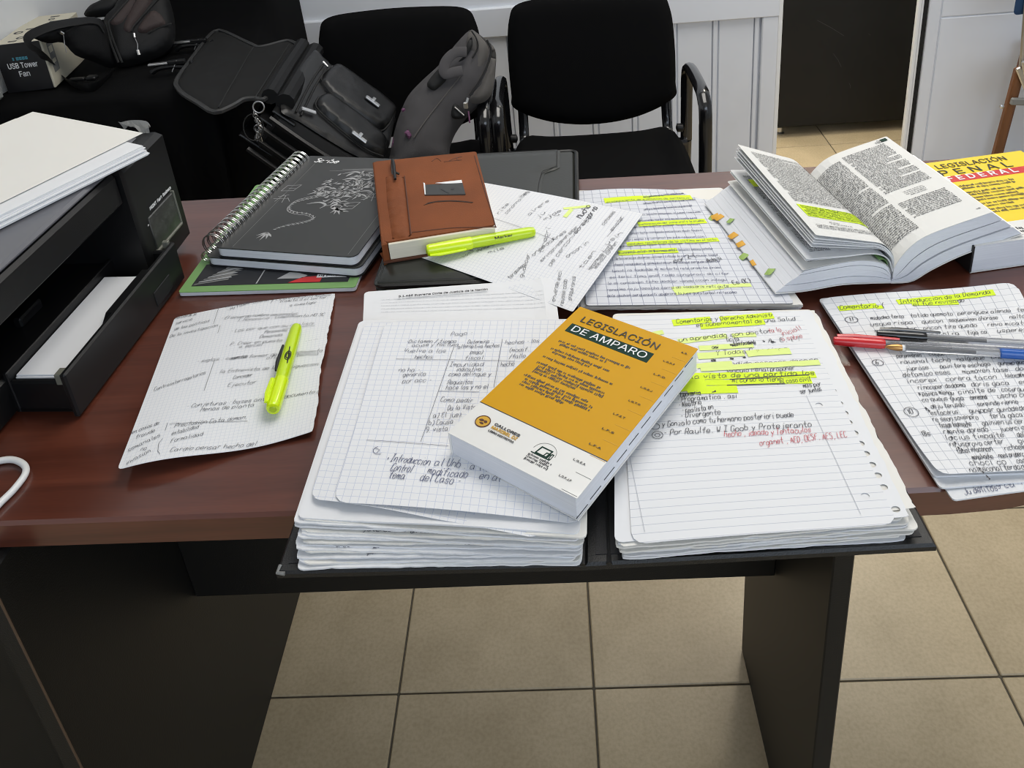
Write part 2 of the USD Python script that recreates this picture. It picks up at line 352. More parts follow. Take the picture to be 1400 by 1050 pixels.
obj('stile', cbox((1.082, YB - .004, 0), (1.117, YB + .03, 2.1), .003), m_board, wbr)
obj('panel', cbox((1.121, YB, 0), (XR, YB + .05, .499), .002), m_board, wbr)
obj('panel', cbox((1.121, YB, .503), (XR, YB + .05, 1.3), .002), m_board, wbr)
obj('wall_panel', join(cbox((1.117, YB + .004, 0), (XR, YB + .06, ZC), .001), cbox((1.082, YB, 2.1), (1.13, YB + .05, ZC), .001)), m_wall, wbr)
tr = thing('trim', 'white aluminium strip frame on the right side of the doorway', None, kind='structure')
obj('strip', cbox((1.046, YB - .012, 0), (1.056, YB + .004, 2.1), .002), m_alu, tr)
obj('strip', cbox((1.0575, YB - .006, 0), (1.065, YB + .012, 2.1), .002), m_alu, tr)
obj('rubber_seal', cbox((1.0655, YB + .003, 0), (1.081, YB + .02, 2.1), .001), m_rubber, tr)
tr = thing('trim', 'pale door jamb on the left side of the doorway', None, kind='structure')
obj('jamb', cbox((DX0 - .003, YB - .012, 0), (DX0 + .010, YB + .055, 2.1), .002), m_alu, tr)
obj('wall_left', cbox((XL - .06, YF, 0), (XL, YB + .05, ZC), .001), m_wall_left, kind='structure', label='pale grey plastered wall beside the cloth-covered table')
obj('wall_right', cbox((XR, YF, 0), (XR + .06, 5.0, ZC), .001), m_wall, kind='structure')
wf = join(cbox((XL, YF - .06, 0), (XR, YF, .9), .001), cbox((XL, YF - .06, 2.5), (XR, YF, ZC), .001), cbox((XL, YF - .06, .9), (-.6, YF, 2.5), .001), cbox((2.4, YF - .06, .9), (XR, YF, 2.5), .001))
obj('wall_front', wf, m_wall, kind='structure')
obj('wall_far', join(cbox((-.6, 4.9, 0), (XR, 4.96, ZC), .001), cbox((-.66, YB + .06, 0), (-.6, 4.96, ZC), .001)), m_wall, kind='structure')
obj('ceiling', cbox((XL, YF, ZC), (XR, 5.0, ZC + .05), .001), m_ceiling, kind='structure')

# ---------------------------------------------------------------- behind the doorway
fr = thing('refrigerator', 'scratched black metal refrigerator standing in the room beyond the doorway', 'refrigerator', (1.02, 3.0, 0))
obj('body', cbox((.728, 2.80, .03), (1.31, 3.3, 1.35), .012), m_fridge, fr)
obj('door', cbox((.728, 2.755, .035), (1.31, 2.796, 1.35), .010), m_fridge, fr)
for xx in (.765, 1.27):
    obj('foot', lathe([(0, .014), (.006, .017), (.010, .010), (.034, .010)], (xx, 2.79, 0), (xx, 2.79, .05), 14), m_steel, fr)
for k, (a, b, c, d) in enumerate([(.92, .30, .95, .25), (.98, .19, .985, .17), (1.03, .36, 1.035, .355), (.86, .42, .95, .36)]):
    obj('scratch', tube([(a, 2.7550, b), ((a + c) / 2 + .003, 2.7549, (b + d) / 2), (c, 2.7550, d)], .0003, 5), m_lid_grey, fr)

# ---------------------------------------------------------------- desk
dk = thing('desk', 'dark red mahogany desk with black panel legs and a rounded right end', 'desk', (0, .82, 0))
corner = [(.30 + .36 * math.sin(t), .885 - .36 * math.cos(t)) for t in np.linspace(0, math.pi / 2, 14)]
rear = [(.66 - .10 + .10 * math.cos(t), 1.0 + .10 * math.sin(t)) for t in np.linspace(0, math.pi / 2, 8)]
obj('desk_top', hprism([(-1.05, .535), (-.3, .528), (.22, .524)] + corner + rear + [(-1.05, 1.132)], .718, .75, .003), m_mahogany, dk)
obj('leg_panel', cbox((-.534, .500, 0), (-.515, 1.06, .718), .0015), m_desk_black, dk)
obj('edge_band', tube([(-.515, .4998, .001), (-.515, .4998, .716)], .0012, 6), m_edge_tan, dk)
obj('leg_panel', cbox((.230, .58, 0), (.250, .906, .718), .0015), m_desk_black, dk)
obj('modesty_panel', cbox((-.515, .755, .358), (.2295, .772, .718), .0015), m_desk_black, dk)
obj('pedestal', cbox((-1.04, .62, 0), (-.62, 1.08, .718), .003), m_desk_black, dk)

# ---------------------------------------------------------------- visitor chairs
def make_chair(cx, label):
    t = thing('visitor_chair', label, 'chair', (cx, 1.85, 0), group=None)
    bp = Polygon(smoothline([(-.196, .212), (-.205, .13), (-.205, .03), (-.198, -.012), (-.11, -.048), (0, -.060), (.11, -.048), (.198, -.012), (.205, .03), (.205, .13), (.196, .212), (.168, .252), (.06, .264), (-.06, .264), (-.168, .252)], 6, True))
    tilt = unit((0, .16, 1)); 
    obj('backrest', pillow(bp, (cx, 1.985, .508), (1, 0, 0), tilt, .022, .020, .05, .012, bend=lambda x, y: -.5 * (x ** 2)), m_fabric, t, smooth=True)
    sp = Polygon(smoothline([(-.19, .02), (-.205, -.20), (-.19, -.40), (-.10, -.43), (.10, -.43), (.19, -.40), (.205, -.20), (.19, .02), (.10, .035), (-.10, .035)], 6, True))
    obj('seat', pillow(sp, (cx, 1.935, .413), (1, 0, 0), (0, 1, -.03), .024, .022, .05, .015, bend=lambda x, y: .25 * x ** 2), m_fabric, t, smooth=True)
    for s in (-1, 1):
        obj('back_support', tube(smoothline([(cx + s * .178, 1.90, .405), (cx + s * .180, 1.965, .412), (cx + s * .180, 1.997, .45), (cx + s * .178, 2.03, .62)], 5), .013, 10, flat=.7), m_tube, t)
        xx = cx + s * .222
        obj('armrest', tube(smoothline([(xx, 1.955, .40), (xx, 1.945, .55), (xx, 1.925, .598), (xx, 1.885, .612), (xx, 1.76, .616), (xx, 1.715, .606), (xx, 1.694, .565), (xx, 1.690, .40)], 6), .0145, 10, flat=.75, upv=(0, 0, 1)), m_tube, t)
        obj('leg', tube(smoothline([(xx, 1.690, .401), (xx, 1.680, .2), (xx, 1.66, 0)], 4), .0145, 10), m_tube, t)
        obj('leg', tube(smoothline([(xx, 1.955, .401), (xx, 1.985, .2), (xx, 2.02, 0)], 4), .0145, 10), m_tube, t)
        obj('knob', lathe([(0, .004), (.003, .011), (.016, .011), (.019, .004)], (xx - s * .008, 1.94, .44), (xx - s * .04, 1.94, .44), 12), m_black_plastic, t)
    obj('seat_rail', join(*[tube([(cx - .222, yy, .400), (cx + .222, yy, .400)], .011, 8) for yy in (1.70, 1.945)]), m_tube, t)
    return t
ch = make_chair(.085, 'empty black fabric visitor chair with black tube armrests beside the doorway')
copy_of(ch, (-.388, 1.85, 0), label='black fabric visitor chair with the grey backpack and open briefcase on it', cat='chair')

# ---------------------------------------------------------------- table under a black cloth, and what lies on it
def surf_grid(P, thick=None):
    "P: (m, n, 3) grid of points -> one-layer mesh"
    m, n = P.shape[:2]; i = np.arange(m * n).reshape(m, n)
    q = np.stack([i[:-1, :-1], i[1:, :-1], i[1:, 1:], i[:-1, 1:]], -1).reshape(-1, 4)
    return trimesh.Trimesh(P.reshape(-1, 3), np.vstack([q[:, [0, 1, 2]], q[:, [0, 2, 3]]]), process=False)
def table_cloth():
    xs = np.concatenate([np.linspace(XL + .003, -.755, 46), [-.745, -.738, -.733, -.729, -.726]]); rows = []
    for i, x in enumerate(xs):
        side = np.interp(x, [-.755, -.745, -.738, -.733, -.729, -.726], [0, .01, .05, .18, .5, 1])
        yf = 1.745 + .05 * (x + 1.2) * -1 + .012 * math.sin(17 * x)
        rise = np.interp(x, [-1.12, -1.02, -.93, -.755], [0, .12, .38, .45])
        rise = rise + .015 * math.sin(23 * x)
        fold = .035 * math.sin(21 * x + 1) + .02 * math.sin(47 * x)
        pr = [(yf - .05 + fold, .002), (yf - .045 + fold, .2), (yf - .035 + fold * .8, .45), (yf - .022 + fold * .5, .60), (yf - .010, .672), (yf, .694), (yf + .03, .702), (yf + .12, .700),
              (yf + .24, .701), (2.06, .703), (2.13, .707 + rise * .05), (2.17, .72 + rise * .25), (2.20, .72 + rise * .7), (2.23, .715 + rise), (2.30, .712 + rise * 1.02), (2.36, .70 + rise), (2.41, .70 + rise * .9), (2.43, .35)]
        pr = smoothline(pr, 3); z = np.maximum(pr[:, 1] * (1 - side), .002)
        rows.append(np.c_[np.full(len(pr), x), pr])
        rows[-1][:, 2] = z
    P = np.array(rows); w = meshkit.fbm(P * np.array([7, 9, 4.]), 4, 5) - .5
    P[2:-6, :, 2] = np.maximum(P[2:-6, :, 2] + .018 * w[2:-6] * (P[2:-6, :, 2] > .3), .002)
    return surf_grid(P)
obj('table_cover', table_cloth(), m_cloth, smooth=True, label='large black cloth draped over the table in the left rear corner', cat='tablecloth')
def onplane(px, o, n):
    d = FWD + RGT * (px[0] - CX) / FPX - UPV * (px[1] - CY) / FPX
    return EYE + d * (((np.asarray(o) - EYE) @ n) / (d @ n))
class Pl:
    "a working plane: o, normal n; px() gives plane coordinates of a photograph pixel"
    def __init__(s, o, n, xdir=(1, 0, 0)):
        s.o, s.n = np.array(o, float), unit(n); x = np.array(xdir, float); s.x = unit(x - s.n * (x @ s.n)); s.y = np.cross(s.n, s.x)
    def px(s, pts, lift=0):
        o = s.o + s.n * lift; P = [onplane(p, o, s.n) - o for p in pts]; return [(float(p @ s.x), float(p @ s.y)) for p in P]
    def w(s, pts, lift=0): o = s.o + s.n * lift; return np.array([onplane(p, o, s.n) for p in pts])
    def pil(s, pts, hf, hb, R, step, lift=0, sm=3, **k):
        q = s.px(pts, lift); q = smoothline(q, sm, True) if sm else q; g = Polygon(q)
        return pillow(g if g.is_valid else g.buffer(0), s.o + s.n * lift, s.x, s.y, hf, hb, R, step, ez=s.n, **k)
def text_on(txt, o, ex, ey, h, length=None, bold=False, lift=.0004, depth=.0003, center=False):
    "flat lettering on a plane: cap height h, stretched to length when given"
    t = meshkit.text_mesh(txt, h, depth, bold); w = t.bounds[1][0] - t.bounds[0][0]
    t.apply_translation([-t.bounds[0][0], 0, 0])
    if length: t.apply_scale([length / w, 1, 1]); w = length
    if center: t.apply_translation([-w / 2, 0, 0])
    ez = np.cross(ex, ey)
    return place(t, np.asarray(o) + ez * lift, ex, ey)

# carton of a USB tower fan
bx = thing('fan_box', 'black and cream cardboard box with white "USB Tower Fan" lettering by the left wall', 'box', (-1.2, 1.9, .70))
bfl, bfr = np.array([-1.251, 1.798, .703]), np.array([-1.146, 1.813, .703]); bex = unit(bfr - bfl); bey = np.array([-bex[1], bex[0], 0]); bw, bh, bd = .105, .113, .235
obj('carton', place(cbox((0, .001, 0), (bw, bd, bh), .0015), bfl, bex, bey), m_carton, bx)
obj('front_panel', place(cbox((-.0004, -.0006, -.0003), (bw - .0045, .002, bh + .0004), .0003), bfl, bex, bey), m_carton_black, bx)
up = np.array([0, 0, 1.])
for s, yy, hh, wd in (('USB Tower', .056, .0125, .065), ('Fan', .036, .0125, .023)):
    obj('lettering', text_on(s, bfl + bex * (.018 + (.065 - wd) * .45) + up * yy - bey * .0006, bex, up, hh, wd, True), m_white_print, bx)
for k, (a, w_) in enumerate([(.033, .003), (.041, .005), (.0475, .005), (.054, .005), (.0605, .005)]):
    obj('brand_mark', place(prism(sbox(0, 0, w_, .007).difference(sbox(w_ * .35, .002, w_ * .65, .005)), 0, .0003), bfl + bex * a + up * .0745 - bey * .0008, bex, up), m_cyan, bx)
_r = random.Random(3)
for k in range(9):
    u, v = .02 + .065 * _r.random(), .02 + .024 * k; r = .007 + .004 * _r.random()
    ring = Point(u, v).buffer(r).difference(Point(u + .001, v).buffer(r * .6)) if k % 2 else sbox(u - r, v - .004, u + r, v + .004).difference(sbox(u - r * .5, v - .002, u + r, v + .001))
    obj('printed_mark', place(prism(ring, 0, .0003), bfl + up * (bh + .0002), bex, bey), m_print, bx)
obj('printed_strip', place(prism(Polygon([(.02, .03), (.05, .03), (.05, .10), (.02, .10)]).difference(sbox(.025, .05, .045, .06)).difference(sbox(.025, .075, .045, .09)), 0, .0003), bfl + bex * (bw + .0002), bey, up, bex), m_scrap, bx)
gb = thing('grey_carton', 'grey cardboard box corner cut off by the left edge of the photo', 'box', (-1.26, 1.75, .70))
g0 = at(12, 131, .703); obj('carton', cbox((XL + .002, g0[1] - .06, .703), (g0[0], g0[1] - .012, .772), .006), m_grey_carton, gb)

# the camera bag
bag = thing('camera_bag', 'black and brown camera sling bag lying on the black cloth next to the fan box', 'bag', (-1.03, 1.93, .70))
p1 = Pl(at(165, 93, .705), (.35, -.78, .52), (1, .35, 0))
s2 = lambda pts: [(x * 240 / 1400, y * 180 / 1050) for x, y in pts]
obj('body', p1.pil(s2([(830, 150), (905, 60), (1000, -60), (1250, -110), (1360, 20), (1400, 290), (1310, 430), (1130, 500), (960, 535), (890, 470), (860, 300)]), .030, .11, .035, .009, amp=.008, freq=18), m_nylon, bag, smooth=True)
obj('brown_panel', p1.pil(s2([(870, 175), (960, 60), (1060, -60), (1130, -60), (985, 190)]), .006, .02, .012, .006, lift=.027), m_brown_nylon, bag, smooth=True, label='brown side stripe')
obj('brown_panel', p1.pil(s2([(985, 205), (1130, -60), (1240, -60), (1180, 60), (1060, 215), (1040, 260)]), .006, .02, .012, .006, lift=.030), m_brown_nylon, bag, smooth=True, label='brown top stripe')
obj('front_pocket', p1.pil(s2([(1095, 235), (1200, 90), (1275, 110), (1320, 200), (1220, 235), (1160, 265)]), .008, .02, .012, .005, lift=.030, amp=.008, freq=60), m_brown_nylon, bag, smooth=True, label='pleated brown mesh pocket')
for pts in ([(975, 500), (905, 330), (865, 190), (905, 140), (1000, 30), (1060, -40)], [(1050, 250), (1075, 200), (1200, 60), (1290, -40)], [(1180, 265), (1280, 215), (1370, 190)], [(945, 500), (880, 330), (840, 180)]):
    obj('zip_line', tube(smoothline(p1.w(s2(pts), .031), 4), .0028, 6), m_rubber, bag)
zp = p1.w(s2([(1068, 265), (1075, 300), (1098, 400), (1110, 440)]), .034)
obj('zip_pull', join(tube(zp[:2], .003, 8), tube(smoothline([zp[1], (zp[1] + zp[2]) / 2 + [.003, 0, 0], zp[2]], 3), .001, 5), tube([zp[2], zp[3]], .004, 8)), m_steel, bag)
_L, _R, _T = aty(41, 50, 1.772), at(158, 92, .705), aty(137, 22, 1.93)
p2 = Pl(_R, -np.cross(_R - _L, _T - _L) if np.cross(_R - _L, _T - _L)[1] > 0 else np.cross(_R - _L, _T - _L), (1, .2, 0))
obj('side_pouch', p2.pil(s2([(245, 285), (330, 215), (450, 170), (620, 140), (800, 150), (860, 300), (925, 500), (880, 545), (740, 490), (600, 440), (500, 340), (380, 345)]), .020, .014, .03, .009, amp=.006), m_nylon, bag, smooth=True)
obj('zip_line', tube(smoothline(p2.w(s2([(520, 255), (640, 195), (770, 190), (830, 260)]), .021), 4), .0022, 6), m_rubber, bag)
obj('zip_pull', join(tube(p2.w(s2([(478, 255), (505, 270)]), .024), .0035, 8), tube(smoothline(p2.w(s2([(505, 275), (515, 350), (530, 420)]), .018), 3), .001, 5)), m_steel, bag)
st = [aty(*s2([(640, 165)])[0], 1.86), aty(*s2([(420, 205)])[0], 1.80), aty(*s2([(245, 280)])[0], 1.765), aty(*s2([(222, 350)])[0], 1.762), aty(*s2([(330, 430)])[0], 1.775), at(*s2([(460, 580)])[0], .712), at(*s2([(600, 680)])[0], .711), at(*s2([(760, 690)])[0], .711), at(*s2([(900, 570)])[0], .712)]
obj('strap', tube(smoothline(st, 5), .013, 8, flat=.14, upv=(.2, -.6, .8)), m_nylon, bag)
bk = at(*s2([(620, 640)])[0], .716); obj('buckle', join(cbox(bk - [.018, .006, .002], bk + [.018, .006, .006], .002), cbox(bk + [.022, -.009, -.002], bk + [.046, .011, .008], .003)), m_black_plastic, bag)
obj('top_handle', p1.pil(s2([(680, 130), (700, 60), (770, 15), (920, -30), (980, 40), (880, 120)]), .02, .04, .02, .008, lift=-.03), m_nylon, bag, smooth=True)

# two spring clamps
def clamp(name_loc, label, ang):
    P = np.array(name_loc); t = thing('spring_clamp', label, 'clamp', P, group=None)
    e = np.array([math.cos(ang), math.sin(ang), 0]); f = np.array([-e[1], e[0], 0]); z = np.array([0, 0, 1.])
    L = lambda a, b, c: P + e * a + f * b + z * c
    obj('jaw', place(cbox((0, -.006, .022), (.050, .006, .028), .002), P, e, f), m_steel, t)
    obj('jaw', place(cbox((.045, -.007, .020), (.085, .007, .030), .002), P, e, f), m_black_plastic, t)
    obj('handle', tube(smoothline([L(.004, 0, .006), L(.02, 0, .014), L(.05, 0, .016), L(.085, 0, .012), L(.10, 0, .02)], 4), .0065, 8), m_black_plastic, t)
    obj('pin', tube([L(.052, -.004, .004), L(.068, -.004, .030)], .0022, 8), m_steel, t)
    obj('spring', tube([L(.06 + .004 * math.cos(a), -.004 + .0012 * a, .020 + .004 * math.sin(a)) for a in np.arange(0, 20, .5)], .0008, 5), m_steel, t)
clamp(at(206, 103, .706), 'small black clamp with a silver jaw on the black cloth, nearer of the two', .12)
clamp(at(239, 72, .706), 'small black clamp with a silver jaw on the black cloth, farther of the two', .05)

# ---------------------------------------------------------------- open briefcase
q2 = lambda pts: [(230 + x * .2286, 30 + y * .2286) for x, y in pts]
bc = thing('briefcase', 'open black briefcase tipped on the chair with its flap thrown back', 'briefcase', (-.5, 1.7, .6))
A_, B_, C_ = aty(429, 69, 1.84), aty(376, 151, 1.57), aty(536, 144, 1.84)
bn = unit(np.cross(C_ - A_, A_ - B_)); bn = bn if bn[2] > 0 else -bn
bh_ = unit(C_ - A_); bq = unit(np.cross(bn, bh_)); bq = bq if bq @ (A_ - B_) > 0 else -bq
pb = Pl(B_, bn, bh_); Wd = float((A_ - B_) @ bq)
BR = lambda lo, hi, c: place(cbox(lo, hi, c), B_, bh_, bq, bn)
obj('body', BR((.004, .0, -.112), (.235, Wd, -.004), .014), m_nylon, bc)
for k, (n0, ext) in enumerate(((-.008, -.004), (-.040, -.018), (-.070, -.012), (-.104, -.030))):
    obj('divider', BR((ext, .004, n0 - .004), (.05, Wd - .004, n0 + .002), .002), m_nylon_shiny, bc)
    obj('gusset_fold', tube(smoothline([B_ + bh_ * a + bq * (-.004 - .006 * math.sin(a * 14)) + bn * (n0 - .012 + .02 * a) for a in np.linspace(.0, .23, 6)], 3), .006, 6), m_nylon_shiny, bc)
obj('front_panel', pb.pil(q2([(672, 495), (870, 172), (960, 245), (1330, 500), (1350, 580), (1300, 800), (1180, 830), (790, 600)]), .006, .012, .012, .008), m_nylon_shiny, bc, smooth=True)
obj('pocket_flap', pb.pil(q2([(905, 345), (985, 262), (1060, 290), (1330, 492), (1352, 560), (1300, 635), (1240, 640), (1060, 520), (925, 400)]), .016, .010, .018, .006, lift=.004, amp=.005, freq=30), m_nylon_shiny, bc, smooth=True)
obj('pocket_flap', pb.pil(q2([(880, 510), (900, 450), (985, 455), (1270, 670), (1300, 760), (1285, 800), (1180, 760), (1000, 620)]), .016, .010, .018, .006, lift=.004, amp=.005, freq=30), m_nylon_shiny, bc, smooth=True)
for pts in ([(985, 262), (915, 345), (1050, 500), (1245, 645), (1310, 625), (1345, 560)], [(900, 450), (885, 510), (1000, 620), (1180, 760), (1285, 805)], [(930, 250), (850, 370), (765, 540)], [(955, 265), (880, 385), (795, 560)]):
    obj('piping', tube(smoothline(pb.w(q2(pts), .010), 4), .0022, 6), m_rubber, bc)
for (x, y) in ((1222, 478), (1142, 692)):
    c = pb.w(q2([(x, y)]), .022)[0]; e = unit(pb.w(q2([(x + 40, y + 30)]), .022)[0] - c); f = np.cross(bn, e)
    obj('buckle', join(place(cbox((-.019, -.0055, -.002), (.019, .0055, .004), .002), c, e, f, bn), place(cbox((-.005, -.001, 0), (.004, .013, .006), .0015), c, e, f, bn)), m_steel, bc)
c = pb.w(q2([(840, 532)]), .012)[0]; e = unit(pb.w(q2([(880, 545)]), .012)[0] - c)
obj('buckle', place(cbox((-.017, -.005, -.001), (.017, .005, .003), .0015), c, e, np.cross(bn, e), bn), m_steel, bc)
z2 = pb.w(q2([(925, 240), (955, 268)]), .014); obj('zip_pull', tube(z2, [.004, .0022], 8), m_steel, bc)
pf = Pl((-.7, 1.8, .722), (0, 0, 1))
fl_px = q2([(290, 60), (345, 66), (500, 140), (560, 155), (690, 122), (735, 122), (790, 165), (720, 260), (600, 440), (560, 470), (520, 462), (450, 470), (390, 505), (280, 545), (180, 490), (90, 435), (55, 395), (50, 365), (85, 300), (240, 95)])
fp = Polygon(pf.px(fl_px))
obj('flap', pillow(fp, pf.o, pf.x, pf.y, .004, .005, .01, .012, ez=pf.n, amp=.006, freq=9), m_felt, bc, smooth=True)
fb = np.array(pf.px(fl_px)); fb = smoothline(fb, 3, True)
obj('flap_rim', tube(np.c_[pf.o[0] + fb[:, 0], pf.o[1] + fb[:, 1], np.full(len(fb), .7235)], .0055, 6, True), m_piping, bc)
for a, b in (((510, 148), (300, 512)), ((722, 135), (520, 455))):
    obj('flap_seam', tube(pf.w(q2([a, ((a[0] + b[0]) / 2, (a[1] + b[1]) / 2), b]), .0045), .0016, 6), m_rubber, bc)
r0, r1 = pf.w(q2([(775, 150)]))[0], pf.w(q2([(575, 460)]))[0]
obj('flap_hinge', join(tube([r0 + [.012, 0, .004], (r0 + r1) / 2 + [.012, 0, .006], r1 + [.012, 0, .004]], .017, 10), tube([r0 + [.04, 0, -.012], r1 + [.04, 0, -.012]], .020, 10)), m_nylon, bc)
kr = thing('key_ring', 'keys on a ring hanging from the briefcase flap', 'keys', pf.w(q2([(540, 500)]))[0])
k0 = pf.w(q2([(535, 505)]))[0]
ring = lambda c, r, ax1, ax2, w: tube([c + r * (math.cos(a) * np.array(ax1) + math.sin(a) * np.array(ax2)) for a in np.linspace(0, 2 * np.pi, 20)[:-1]], w, 6, True)
yk = k0[1] - .03
obj('carabiner', ring(aty(*q2([(540, 510)])[0], yk), .011, (1, 0, 0), (0, .3, .95), .0016), m_steel, kr)
ch_px = q2([(515, 545), (530, 590), (545, 610), (545, 650), (535, 680), (530, 700)])
obj('chain', join(*[ring(aty(x, y, yk), .0042, (1, 0, 0) if i % 2 else (0, 1, 0), (0, 0, 1), .001) for i, (x, y) in enumerate(smoothline(ch_px, 3))]), m_steel, kr)
obj('key', join(ring(aty(*q2([(540, 640)])[0], yk), .008, (1, 0, 0), (0, 0, 1), .002), place(cbox((-.0025, -.001, -.028), (.0025, .001, -.006), .0006), aty(*q2([(540, 640)])[0], yk), (1, 0, 0), (0, 1, 0))), m_steel, kr)
obj('cord_loop', ring(aty(*q2([(510, 630)])[0], yk - .004), .026, (.7, .2, 0), (0, .2, 1.0), .0012), m_rubber, kr)

# ---------------------------------------------------------------- grey backpack
s3 = lambda pts: [(520 + x * 200 / 1050, 30 + y * 200 / 1050) for x, y in pts]
bp = thing('backpack', 'grey backpack with purple tabs leaning on the left visitor chair', 'backpack', (-.27, 1.78, .45))
pp = Pl(aty(600, 150, 1.73), (.18, -.86, .40), (1, 0, 0))
obj('body', pp.pil(s3([(640, 60), (690, 75), (760, 130), (825, 200), (828, 330), (800, 520), (700, 610), (620, 690), (540, 800), (500, 900), (470, 1010), (250, 1090), (60, 1090), (70, 950), (100, 790), (140, 660), (200, 530), (300, 420), (430, 300), (540, 160)]), .055, .07, .07, .010, amp=.012, freq=14), m_grey_fabric, bp, smooth=True)
obj('front_compartment', pp.pil(s3([(690, 90), (760, 135), (822, 200), (825, 330), (798, 515), (720, 585), (620, 560), (700, 430), (770, 300), (790, 210)]), .018, .03, .03, .008, lift=.035, amp=.008, freq=20), m_grey_fabric2, bp, smooth=True)
obj('top_panel', pp.pil(s3([(640, 62), (700, 90), (770, 170), (770, 270), (700, 400), (560, 560), (500, 520), (600, 350), (650, 270), (620, 160)]), .016, .03, .03, .008, lift=.040, amp=.008, freq=20), m_grey_fabric2, bp, smooth=True)
obj('zip_line', tube(smoothline(pp.w(s3([(765, 130), (795, 200), (770, 310), (710, 430), (640, 530)]), .062), 4), .0022, 6), m_rubber, bp)
obj('zip_line', tube(smoothline(pp.w(s3([(655, 65), (690, 120), (700, 185), (660, 260)]), .060), 4), .0018, 6), m_rubber, bp)
obj('grab_handle', tube(smoothline(pp.w(s3([(620, 215), (540, 220), (480, 270), (455, 330), (470, 375), (530, 360), (590, 350)]), .070), 4), .011, 8, flat=.35, upv=pp.n), m_grey_fabric, bp)
obj('handle_recess', pp.pil(s3([(440, 320), (335, 440), (375, 490), (420, 470), (480, 400)]), .006, .01, .008, .005, lift=.049), m_rubber, bp, smooth=True)
obj('handle_recess', pp.pil(s3([(620, 160), (655, 110), (660, 170), (630, 230), (600, 270), (560, 285), (610, 230)]), .006, .01, .008, .005, lift=.055), m_rubber, bp, smooth=True)
obj('seam', tube(smoothline(pp.w(s3([(590, 370), (440, 560), (330, 700), (240, 830)]), .055), 4), .0016, 6), m_grey_fabric2, bp)
obj('strap_loop', pp.pil(s3([(515, 590), (545, 585), (612, 665), (600, 690), (540, 698), (510, 670)]), .006, .01, .006, .004, lift=.047), m_rubber, bp, smooth=True)
obj('strap_keeper', tube(pp.w(s3([(532, 612), (600, 672)]), .056), .0022, 6), m_steel, bp)
zz = pp.w(s3([(628, 545), (612, 600), (632, 640), (642, 725)]), .064)
obj('zip_pull', join(tube(zz[:2], .0035, 8), cbox(zz[1] - [.005, .003, .008], zz[1] + [.005, .003, .008], .002)), m_steel, bp)
obj('zip_tag', tube(zz[2:], .0035, 8, flat=.5), m_purple, bp)
for a in ([(170, 795), (200, 768), (226, 815), (205, 842)], [(148, 628), (170, 615), (182, 632), (160, 650)], [(80, 890), (92, 820), (98, 850), (88, 900)]):
    obj('tab', pp.pil(s3(a), .004, .008, .004, .003, lift=.050, sm=0), m_purple, bp)

# ---------------------------------------------------------------- folding stool at the right edge
fs = thing('folding_chair', 'folding chair with brown wooden legs and blue canvas at the right edge', 'chair', (1.42, 2.25, 0))
def bar(a, b, w, d): 
    a, b = np.array(a, float), np.array(b, float); e = unit(b - a); f = np.array([0, 1., 0]); g = np.cross(e, f)
    return place(cbox((0, -d, -w), (np.linalg.norm(b - a), d, w), .003), a, e, f, g)
tp, bt = aty(1393, 95, 2.2), aty(1362, 212, 2.2); dv = (tp - bt) / (tp[2] - bt[2])
foot, head = bt - dv * bt[2], tp + dv * .0
for yy in (0, .19):
    o_ = np.array([yy * .62, yy, 0])
    obj('leg', bar(foot + o_, head + dv * .004 + o_, .011, .009), m_brownwood, fs)
    obj('leg', bar(np.array([foot[0] + .42 + yy * .62, 2.222 + yy, 0]), np.array([tp[0] + .012 + yy * .62, 2.222 + yy, tp[2] + .0]), .011, .009), m_brownwood, fs)
obj('crossbar', bar(tp + [-.015, -.014, -.085], tp + [.40, -.014, -.13], .010, .006), m_scrap, fs)
obj('bracket', join(bar(tp + [-.012, -.015, .012], tp + [.03, -.015, -.07], .007, .003), bar(tp + [.0, -.015, .03], tp + [.012, -.015, -.02], .006, .004)), m_steel, fs)
obj('bolt', lathe([(0, .001), (.001, .006), (.005, .006), (.007, .001)], tp + [-.035, -.009, -.10], tp + [-.035, -.05, -.10], 12), m_steel, fs)
s_ = aty(1390, 18, 2.2); sb = aty(1396, 92, 2.2)
for dx in (0, .375): obj('strut', bar(sb + [dx, 0, 0], s_ + [dx + .006, 0, .19], .006, .004), m_steel, fs)
obj('canvas', pillow(rrect(.40, .20, .012), s_ + [-.004, .008, -.008], (1, 0, .02), (0, 0, 1), .006, .006, .02, .02, amp=.006, freq=9, bend=lambda x, y: -.012 * np.sin(np.pi * x / .4)), m_blue_cloth, fs, smooth=True)
obj('seat', hullof([tp + [a + .62 * b, b, c] for a in (.015, .40) for b in (.006, .185) for c in (-.036, -.028)]), m_blue_cloth, fs)

